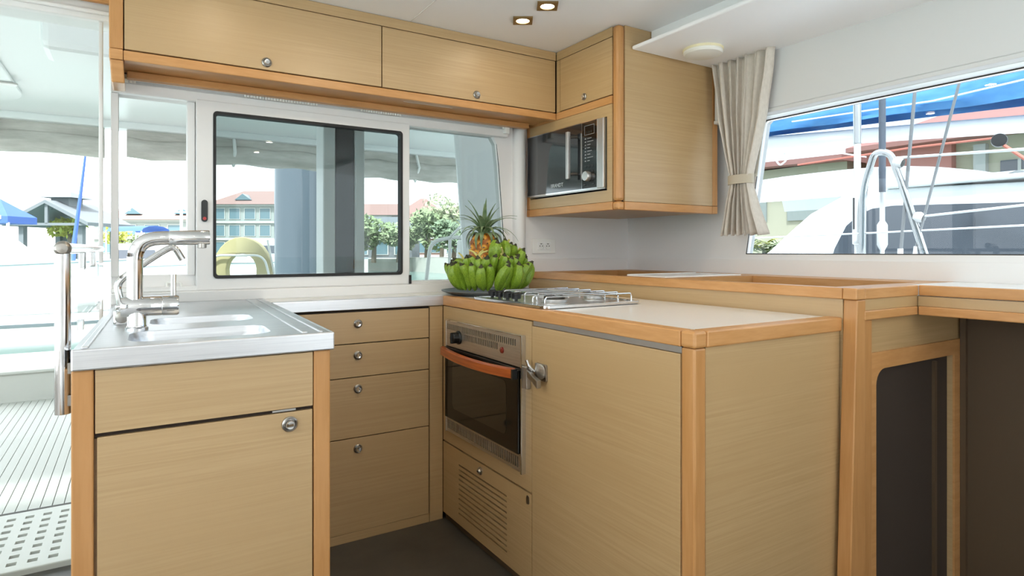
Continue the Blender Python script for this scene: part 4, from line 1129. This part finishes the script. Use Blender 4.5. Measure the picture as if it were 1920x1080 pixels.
def tree(label, loc, rx, rz_, col, seed, h0, group='trees along the bank', n=900, leaf=.32):
    r_ = random.Random(seed)
    t = thing('tree', label, 'tree', loc, group)
    vs, fs = [], []
    blobs = [(r_.uniform(-.55, .55), r_.uniform(-.55, .55), r_.uniform(-.45, .55), r_.uniform(.38, .62)) for _ in range(8)]
    for k in range(n):
        bx, by, bz, br = r_.choice(blobs)
        d_ = Vector((r_.gauss(0, 1), r_.gauss(0, 1), r_.gauss(0, 1))).normalized() * br * r_.uniform(.75, 1.0)
        c = Vector((loc[0] + (bx + d_.x) * rx, loc[1] + (by + d_.y) * rx, loc[2] + h0 + (bz + d_.z) * rz_))
        u = Vector((r_.gauss(0, 1), r_.gauss(0, 1), r_.gauss(0, 1))).normalized(); v = u.orthogonal().normalized()
        s_ = leaf * r_.uniform(.6, 1.3); o = len(vs)
        vs += [c - u * s_, c + v * s_ * .5, c + u * s_, c - v * s_ * .5]; fs.append((o, o + 1, o + 2, o + 3))
    mb = MB(); mb.add(vs, fs)
    me = bpy.data.meshes.new('foliage'); me.from_pydata([tuple(p) for p in mb.v], [], mb.f); me.materials.append(M[col])
    f_ = link('foliage', me, t); f_['kind'] = 'stuff'
    ob('trunk', MB().tube([(loc[0], loc[1], loc[2] - .3), (loc[0] + .1, loc[1], loc[2] + h0 * .6), (loc[0], loc[1] + .1, loc[2] + h0)], [.28, .2, .1], 8), 'bark', t)
tree('mid green tree on the bank right of the dark mullion', (20.1, 58.2, .2), 2.6, 1.9, 'leaf_green', 1, 2.6)
tree('pale green tree on the bank just left of the window stile', (22.4, 57.4, .2), 2.3, 1.7, 'leaf_pale', 2, 2.2)
tree('mid green tree on the bank just right of the window stile', (24.5, 55.4, .2), 2.6, 2.0, 'leaf_green', 3, 2.9)
tree('dark green tree on the bank behind the white stern rail', (25.9, 52.2, .2), 2.2, 1.6, 'leaf_dark', 4, 2.2)
tree('tall pale tree on the bank rising behind the stern rail', (28.8, 61.0, .2), 3.0, 2.6, 'leaf_pale', 5, 4.2)
tree('small dark tree at the waterline beside the mullion', (17.8, 58.8, .2), 1.8, 1.5, 'leaf_dark', 6, 1.7)
tree('yellow green tree inside the grey pavilion', (-5.8, 78.5, .2), 1.9, 1.3, 'leaf_yellow', 7, 3.4, n=500)
tree('low yellow green bush left of the pink roofed hotel', (-1.6, 112, .2), 2.4, 2.0, 'leaf_yellow', 8, 3.2, n=500)
tree('low green bush in front of the pink roofed hotel', (1.2, 108, .2), 2.2, 1.2, 'leaf_pale', 9, 2.2, n=500)

def boat(name, label, loc, L, W, H, rz, cabin=True, hullm='hull_white', canopy=None, arch=False):
    t = thing(name, label, 'boat', loc, None)
    T = frame_at(*loc, rz)
    n = 14; vs, fs = [], []
    for i in range(n + 1):
        s_ = i / n; x = -L / 2 + L * s_
        wv = W / 2 * (1 - max(0, (s_ - .55) / .45) ** 2.2); sh = H * (1 + .25 * max(0, s_ - .3))
        vs += [(x, -wv, sh), (x, -wv * .82, 0), (x, 0, -.25), (x, wv * .82, 0), (x, wv, sh)]
    for i in range(n):
        for k in range(4): fs.append((i*5+k, i*5+k+1, i*5+k+6, i*5+k+5))
        fs.append((i*5, i*5+5, i*5+9, i*5+4))
    fs.append((0, 4, 3, 2, 1))
    ob('hull', MB(T).add(vs, fs), hullm, t, smooth=True)
    ob('rub_rail', MB(T).tube([vs[i*5] for i in range(n + 1)], .04, 6).tube([vs[i*5+4] for i in range(n + 1)], .04, 6), 'hull_grey', t)
    if cabin:
        z0 = H * 1.02
        c = ob('cabin', MB(T).hexa([(-L*.28,-W*.36,z0),(L*.22,-W*.34,z0),(L*.22,W*.34,z0),(-L*.28,W*.36,z0),(-L*.24,-W*.30,z0+H*.75),(L*.08,-W*.28,z0+H*.75),(L*.08,W*.28,z0+H*.75),(-L*.24,W*.30,z0+H*.75)]), 'hull_white', t, bevel=.06)
        for sgn in (-1, 1):
            ob('side_window', MB(T).hexa([(-L*.22,sgn*W*.345,z0+H*.28),(L*.11,sgn*W*.325,z0+H*.28),(L*.11,sgn*W*.30,z0+H*.28),(-L*.22,sgn*W*.32,z0+H*.28),(-L*.21,sgn*W*.325,z0+H*.55),(L*.09,sgn*W*.31,z0+H*.55),(L*.09,sgn*W*.29,z0+H*.55),(-L*.21,sgn*W*.30,z0+H*.55)]), 'boat_window', c)
    if canopy:
        ob('bimini', MB(T).add([(-L*.32 + L*.3*i/6, W*.3*math.cos(PI*k/6)*-1, H*2.15 + .25*math.sin(PI*k/6)) for i in range(7) for k in range(7)],
                               [(i*7+k, i*7+k+1, i*7+k+8, i*7+k+7) for i in range(6) for k in range(6)]), canopy, t, smooth=True)
        for x in (-L*.32, -L*.02):
            for y in (-W*.3, W*.3): ob('bimini_leg', MB(T).tube([(x, y, H), (x, y, H * 2.15)], .03, 6), 'spar_white', t)
    return t
mcr = boat('motor_cruiser', 'big white motor cruiser moored behind the dinghy', (-4.3, 23.5, -1.0), 9, 3.2, 1.55, RZ + .35)
ob('furled_jib', MB().tube([(-1.0, 23, 7.0), (-1.21, 23, 4.74), (-1.40, 23, 2.8), (-1.56, 23, 1.34), (-1.60, 23.1, .5)], [.012, .022, .045, .06, .06], 8), 'blue_canvas', mcr, smooth=True)
boat('motor_boat', 'small white motor boat with blue bimini beyond the mixer tap', (.9, 30.0, -1.0), 6.5, 2.4, 1.35, RZ - .3, canopy='blue_canvas')
boat('speed_boat', 'white boat behind the yellow lifebuoy', (6.9, 33.0, -1.0), 7.0, 2.6, 1.5, RZ + .2)
boat('sailing_yacht', 'white sailing yacht hull left of the grey piling', (9.6, 42.6, -1.0), 9.0, 2.8, 1.35, RZ + .1)
for x, y, h, lab in ((-.95, 45.5, 12, 'bare white mast behind the roof pole'), (2.65, 45.4, 14, 'bare white mast over the pink roofed hotel'), (9.0, 42.6, 13, 'tall white mast left of the grey piling')):
    t = thing('mast', lab, 'mast', (x, y, -.2), 'bare masts in the marina')
    ob('spar', MB().tube([(x, y, -.2), (x, y, h)], .09, 8), 'spar_white', t)
    ob('spreader', MB(frame_at(x, y, 3.6)).box(-.9, .9, -.03, .03, 0, .06), 'spar_white', t)
# inflatable dinghy
rb = thing('dinghy', 'grey white inflatable dinghy hanging behind the cockpit seat', 'dinghy', (-2.2, 9.5, -.3))
tp_ = fillet([(-5.2, 8.55, .14), (-.2, 8.55, .14), (.35, 9.2, .2), (-.2, 9.85, .14), (-5.2, 9.85, .14)], .5, 6)
ob('tube', MB().tube(tp_, .27, 18), 'tube_rib', rb, smooth=True)
ob('rub_strake', MB().tube([p + Vector((0, -.22 if p.y < 9.2 else .22, .16)) for p in tp_], .04, 8), 'hull_grey', rb, smooth=True)
ob('upper_tube', MB().tube([p + Vector((0, 0, .36)) for p in tp_], .15, 14), 'tube_rib', rb, smooth=True)
ob('floor', MB().box(-5.2, -.2, 8.6, 9.8, -.05, .0), 'hull_grey', rb)
ob('console', MB().hexa([(-2.4, 8.9, 0), (-1.5, 8.9, 0), (-1.5, 9.5, 0), (-2.4, 9.5, 0), (-2.1, 8.9, .95), (-1.6, 8.9, .95), (-1.6, 9.5, .95), (-2.1, 9.5, .95)]), 'hull_white', rb, bevel=.08)
tag(ob('fender', MB().lathe([(0, -.32), (.1, -.25), (.13, -.1), (.13, .1), (.1, .25), (0, .32)], (-.05, 24.6, .72), n=14), 'fender_blue', smooth=True), 'blue fender on the boat left of the tap', 'fender')
# piling
pg = thing('harbour_piling', 'thick blue grey harbour piling with red top frame', 'piling', (2.95, 13.2, -1))
ob('shaft', MB().lathe([(0, -1.1), (.49, -1.1), (.49, 2.83), (.46, 2.86), (0, 2.86)], (2.95, 13.2, 0), n=36), 'piling_grey', pg, smooth=True)
for dx, dy in ((-.3, 0), (.3, 0), (0, .3)):
    ob('frame_leg', MB().tube([(2.95 + dx, 13.2 + dy, 2.86), (2.95 + dx * .2, 13.2 + dy * .2, 3.3)], .035, 8), 'piling_red', pg)
ob('frame_top', MB().lathe([(0, 3.28), (.16, 3.28), (.16, 3.33), (0, 3.33)], (2.95, 13.2, 0), n=16), 'piling_red', pg)

# ================================================================== NEIGHBOUR BOAT AND RIGGING THROUGH THE SIDE WINDOW
nb = thing('catamaran', 'white catamaran with dark wraparound windows moored outside the side window', 'boat', (7.5, 2.5, -1))
prof_ = [(5.2, .55), (4.95, .90), (4.67, 1.10), (4.4, 1.34), (4.185, 1.52), (3.81, 1.705), (3.5, 1.735), (3.25, 1.742), (1.5, 1.68), (-1.5, 1.60), (-4.0, 1.3), (-4.6, .55)]
ob('coachroof', MB().prism(prof_, lambda a, b, w_: (6.55 + w_ + .12 * max(0, b - .6), a, b), 0, 2.6), 'hull_white', nb, bevel=.06, smooth=True)
dwin = [(3.86, 1.0), (3.83, 1.12), (3.72, 1.36), (3.60, 1.47), (3.46, 1.535), (3.25, 1.555), (2.1, 1.515), (-1.0, 1.42), (-2.5, 1.0)]
ob('dark_window', MB().prism(dwin, lambda a, b, w_: (6.53 + .12 * max(0, b - .6) + w_, a, b), 0, .05), 'boat_window', nb)
ob('roof_lip', MB().box(6.60, 8.9, -1.2, 3.35, 1.735, 1.775), 'hull_white', nb, bevel=.015)
ob('deck', MB().box(6.0, 10.5, -6, 7.5, .35, .62), 'hull_white', nb, bevel=.05)
ob('hull', MB().box(6.1, 7.3, -6, 7.5, -1.2, .35), 'hull_white', nb, bevel=.1)
ob('hull', MB().box(9.2, 10.4, -6, 7.5, -1.2, .35), 'hull_white', nb, bevel=.1)
dome = []
for i in range(13):
    for k in range(9):
        s_ = i / 12; a = PI * k / 8
        dome.append((8.2 - 1.0 * math.cos(a) , 6.2 - 3.7 * s_, 1.74 + (.42 * math.sin(a) ** .6 if 0 < k < 8 else 0) * (1 - abs(2 * s_ - .75) ** 3 * .45 if s_ < .9 else .45)))
ob('helm_cover', MB().add(dome, [(i*9+k, i*9+k+1, i*9+k+10, i*9+k+9) for i in range(12) for k in range(8)]), 'roof_gelcoat', nb, smooth=True)
bm_ = thing('boom', 'white boom crossing the top of the side window', 'boom', (7.2, 2.5, 2.3))
ob('spar', MB().tube([(7.2, 6.6, 2.66), (7.2, .2, 2.115)], .085, 18), 'spar_white', bm_, smooth=True)
ob('reef_hook', MB().tube(fillet([(7.2, 4.85, 2.36), (7.17, 4.8, 2.26), (7.17, 4.9, 2.20), (7.17, 4.95, 2.27)], .04, 4), .012, 8), 'rope_white', bm_)
sv = thing('sail_cover', 'bright blue sail cover bundled on the white boom', 'sail cover', (7.3, 3.0, 2.6))
n = 60; vs, fs = [], []
for i in range(n + 1):
    t = i / n; y = 6.6 - 6.6 * t
    zb = 2.655 - .574 * t
    hgt = .10 + .75 * t ** .9
    for k in range(17):
        a = -.35 + (PI + .7) * k / 16
        q = noise.noise((t * 9 + math.sin(k * .8) * .6, k * .45, 4.0))
        rx_ = (.12 + .16 * t) * (1 + .28 * q)
        vs.append((7.2 + rx_ * math.cos(a), y, zb + .02 + hgt * (.5 + .5 * math.sin(a - .0)) * (1 + .06 * q)))
for i in range(n):
    for k in range(16): fs.append((i*17+k, i*17+k+1, i*17+k+18, i*17+k+17))
ob('bundle', MB().add(vs, fs), 'sail_blue', sv, smooth=True)
ob('lacing', MB().tube([(6.98, 4.6, 2.70), (6.93, 3.0, 2.62), (6.88, 2.0, 2.66), (6.85, .5, 2.75)], .009, 6), 'rope_white', sv)

# own boat: chain plates, shrouds, gate arch, lifelines at the side deck
def wire_thing(name, label, cat, pts, r, m_, group=None, rs=None):
    return tag(ob(name, MB().tube(pts, rs or r, 10), m_, smooth=True), label, cat, group)
ga = thing('gate_arch', 'polished inverted U tube on the side deck', 'rail', (3.1, 1.52, .12))
ob('arch', MB().tube(fillet([(3.1, 1.668, .12), (3.1, 1.656, 1.40), (3.1, 1.60, 1.575), (3.1, 1.53, 1.565), (3.1, 1.487, 1.45), (3.1, 1.10, .12)], .07, 6), .0165, 12), 'chrome', ga, smooth=True)
ob('eye_top', MB().lathe([(.02, -.02), (.028, 0), (.02, .02)], (3.1, 1.49, 1.51), (0, 1, .3), 12), 'spar_white', ga, smooth=True)
ob('eye_low', MB().lathe([(.02, -.02), (.026, 0), (.02, .02)], (3.1, 1.40, 1.245), (0, 1, .3), 12), 'spar_white', ga, smooth=True)
cs = thing('cap_shroud', 'thick steel shroud with long turnbuckle left of the U tube', 'shroud', (3.15, 1.71, .12))
ob('wire', MB().tube([(3.15, 1.712, 1.64), (3.15, 1.712, 3.4)], .019, 12), 'chrome', cs, smooth=True)
ob('turnbuckle', MB().tube([(3.15, 1.712, .12), (3.15, 1.712, 1.12), (3.15, 1.712, 1.125), (3.15, 1.712, 1.42), (3.15, 1.712, 1.425), (3.15, 1.712, 1.64)], [.014, .014, .023, .023, .016, .016], 14), 'spar_white', cs, smooth=True)
ob('screw_thread', MB().tube([(3.130, 1.718, 1.20), (3.130, 1.718, 1.36)], .006, 8), 'black_rubber', cs)
for k, (y0, y1, lab) in enumerate(((1.615, 1.615, 'dark upright spar wire behind the top of the U tube'),)):
    t = thing('inner_shroud', lab, 'shroud', (3.2, y0, .12))
    ob('wire', MB().tube([(3.2, y0, 1.385), (3.2, y1, 3.4)], .016, 10), 'dark_spar', t, smooth=True)
    ob('turnbuckle', MB().tube([(3.2, y0, .12), (3.2, y0, 1.09), (3.2, y0, 1.12), (3.2, y0, 1.22), (3.2, y0, 1.24), (3.2, y0, 1.385)], [.010, .010, .024, .024, .012, .012], 12), 'spar_white', t, smooth=True)
t = thing('stay', 'slanting grey wire stay between the U tube legs', 'stay', (3.1, 1.45, .12))
ob('wire', MB().tube([(3.1, 1.480, 1.09), (3.1, 1.405, 2.0), (3.1, 1.32, 3.0)], .008, 8), 'wire_grey', t); ob('fork', MB().tube([(3.1, 1.485, .12), (3.1, 1.482, 1.10)], .013, 8), 'spar_white', t)
t = thing('stay', 'slanting grey wire stay crossing to the right of the U tube', 'stay', (3.1, 1.4, .12))
ob('wire', MB().tube([(3.1, 1.415, 1.10), (3.1, 1.236, 1.844), (3.1, .98, 2.9)], .0065, 8), 'wire_grey', t); ob('fork', MB().tube([(3.1, 1.52, .12), (3.1, 1.413, 1.11)], .011, 8), 'spar_white', t)
wire_thing('lifeline', 'white upper lifeline from the top of the U tube', 'lifeline', [(3.1, 1.52, 1.535), (3.1, .9, 1.500), (3.1, -2.5, 1.36)], .0065, 'rope_white', 'lifelines along the side deck')
wire_thing('lifeline', 'white middle lifeline from the right leg of the U tube', 'lifeline', [(3.1, 1.40, 1.248), (3.1, .9, 1.285), (3.1, -2.5, 1.42)], .0055, 'rope_white', 'lifelines along the side deck')
wire_thing('lifeline', 'white lowest lifeline crossing the whole side window', 'lifeline', [(3.16, 2.9, 1.155), (3.1, 1.6, 1.178), (3.1, .9, 1.197), (3.1, -2.5, 1.26)], .0045, 'rope_white', 'lifelines along the side deck')
t = thing('mainsheet_block', 'black pulley with red and white rope at the window right', 'pulley', (6.2, 2.1, 2.0))
ob('wheel', MB().lathe([(0, -.025), (.055, -.025), (.06, 0), (.055, .025), (0, .025)], (6.3, 2.22, 2.035), (1, .3, 0), 18), 'black_plastic', t, smooth=True)
ob('rope', MB().tube([(6.3, 2.20, 2.0), (6.3, 1.9, 1.72)], .014, 8), 'rope_red', t); ob('line', MB().tube([(7.1, 4.6, 2.17), (6.6, 3.0, 2.12), (6.3, 2.25, 2.06)], .010, 8), 'rope_red', t)
# waterfront buildings to starboard
vb = thing('waterfront_villa', 'terracotta villa with red roof behind the moored catamaran', 'building', (29, 11, -.5))
struct('quay_east', MB().box(24, 80, -40, 60, -1.2, .4), 'quay_stone')
ob('cream_wing', MB().box(28.0, 36, 2, 11.3, 0.3, 5.5), 'wall_cream', vb)
ob('terracotta_wing', MB().box(27.6, 35, 11.3, 14.6, .3, 5.5), 'wall_terracotta', vb)
ob('roof', MB().add([(27.0, 0, 5.45), (27.0, 15.2, 5.45), (36.5, 15.2, 5.45), (36.5, 0, 5.45), (31.5, 0, 7.4), (31.5, 13.0, 7.4), (27.0, 0, 5.65), (27.0, 15.2, 5.65), (36.5, 15.2, 5.65), (36.5, 0, 5.65)], [(6, 7, 5, 4), (7, 8, 5), (8, 9, 4, 5), (9, 6, 4), (0, 1, 7, 6), (1, 2, 8, 7), (0, 3, 2, 1)]), 'roof_terracotta', vb)
for y in (3.2, 5.0, 6.8, 8.6):
    wo = ob('window', MB().box(27.9, 28.0, y, y + 1.2, 3.3, 4.5), 'boat_window', vb)
    ob('frame_bar', MB().box(27.85, 27.95, y + .55, y + .65, 3.3, 4.5), 'building_white', wo)
ob('pillar', MB().box(27.7, 28.0, 10.2, 10.6, .3, 5.2), 'building_white', vb)
ob('balcony_rail', MB().box(27.4, 27.5, 1.5, 11.2, 2.9, 3.15), 'building_white', vb)
vb2 = thing('shore_building', 'long low building with red eave left of the U tube', 'building', (29, 19, -.5))
ob('walls', MB().box(28.2, 34, 15.8, 27, .3, 5.3), 'wall_cream', vb2)
ob('roof', MB().add([(27.4, 15.6, 5.25), (27.4, 28, 5.6), (35, 28, 5.6), (35, 15.6, 5.25), (27.4, 15.6, 5.5), (27.4, 28, 5.85), (35, 28, 5.85), (35, 15.6, 5.5), (31, 17, 5.8), (31, 27, 6.1)], [(0,1,5,4),(4,5,9,8),(5,6,9),(6,7,8,9),(7,4,8),(0,3,2,1),(3,0,4,7),(1,2,6,5),(2,3,7,6)]), 'roof_terracotta', vb2)
for y in (17, 20, 23): ob('shutter', MB().box(28.1, 28.2, y, y + 1.8, 2.6, 4.4), 'building_wall', vb2)
# palms
def palm(label, x, y, z, seed, h=2.2, n=16, L=2.0):
    r_ = random.Random(seed); t = thing('palm', label, 'palm', (x, y, z), 'palms along the shore')
    ob('trunk', MB().tube([(x, y, z), (x + .05, y, z + h)], [.14, .10], 8), 'bark', t)
    for k in range(n):
        a = 2 * PI * k / n + r_.uniform(-.2, .2); el = r_.uniform(.1, 1.2)
        mb = MB(); vs, fs = [], []
        for i in range(9):
            s_ = i / 8; rr_ = L * s_ * math.cos(el) ; zz = z + h + L * (s_ * math.sin(el) - .75 * s_ * s_)
            p = Vector((x + rr_ * math.cos(a), y + rr_ * math.sin(a), zz)); sd = Vector((-math.sin(a), math.cos(a), -.35)) ; sd2 = Vector((math.sin(a), -math.cos(a), -.35))
            w_ = .36 * math.sin(PI * (.12 + .85 * s_))
            q0 = p + Vector((math.cos(a), math.sin(a), 0)) * .12
            o = len(vs); vs += [p, p + sd * w_, q0, p, p + sd2 * w_, q0]; fs += [(o, o + 1, o + 2), (o + 3, o + 4, o + 5)]
        me = bpy.data.meshes.new('frond'); me.from_pydata([tuple(v) for v in vs], [], fs); me.materials.append(M['leaf_pale' if k % 3 else 'leaf_yellow']); link('frond', me, t)
palm('bushy palm in front of the cream villa wing', 22.6, 7.6, -.2, 1, 2.9)
palm('bushy palm at the far right of the side window', 23.2, 6.6, .0, 2, 3.3)
palm('low palm behind the moored catamaran near the curtain', 14.5, 10.35, -.4, 3, 1.55, L=1.0)
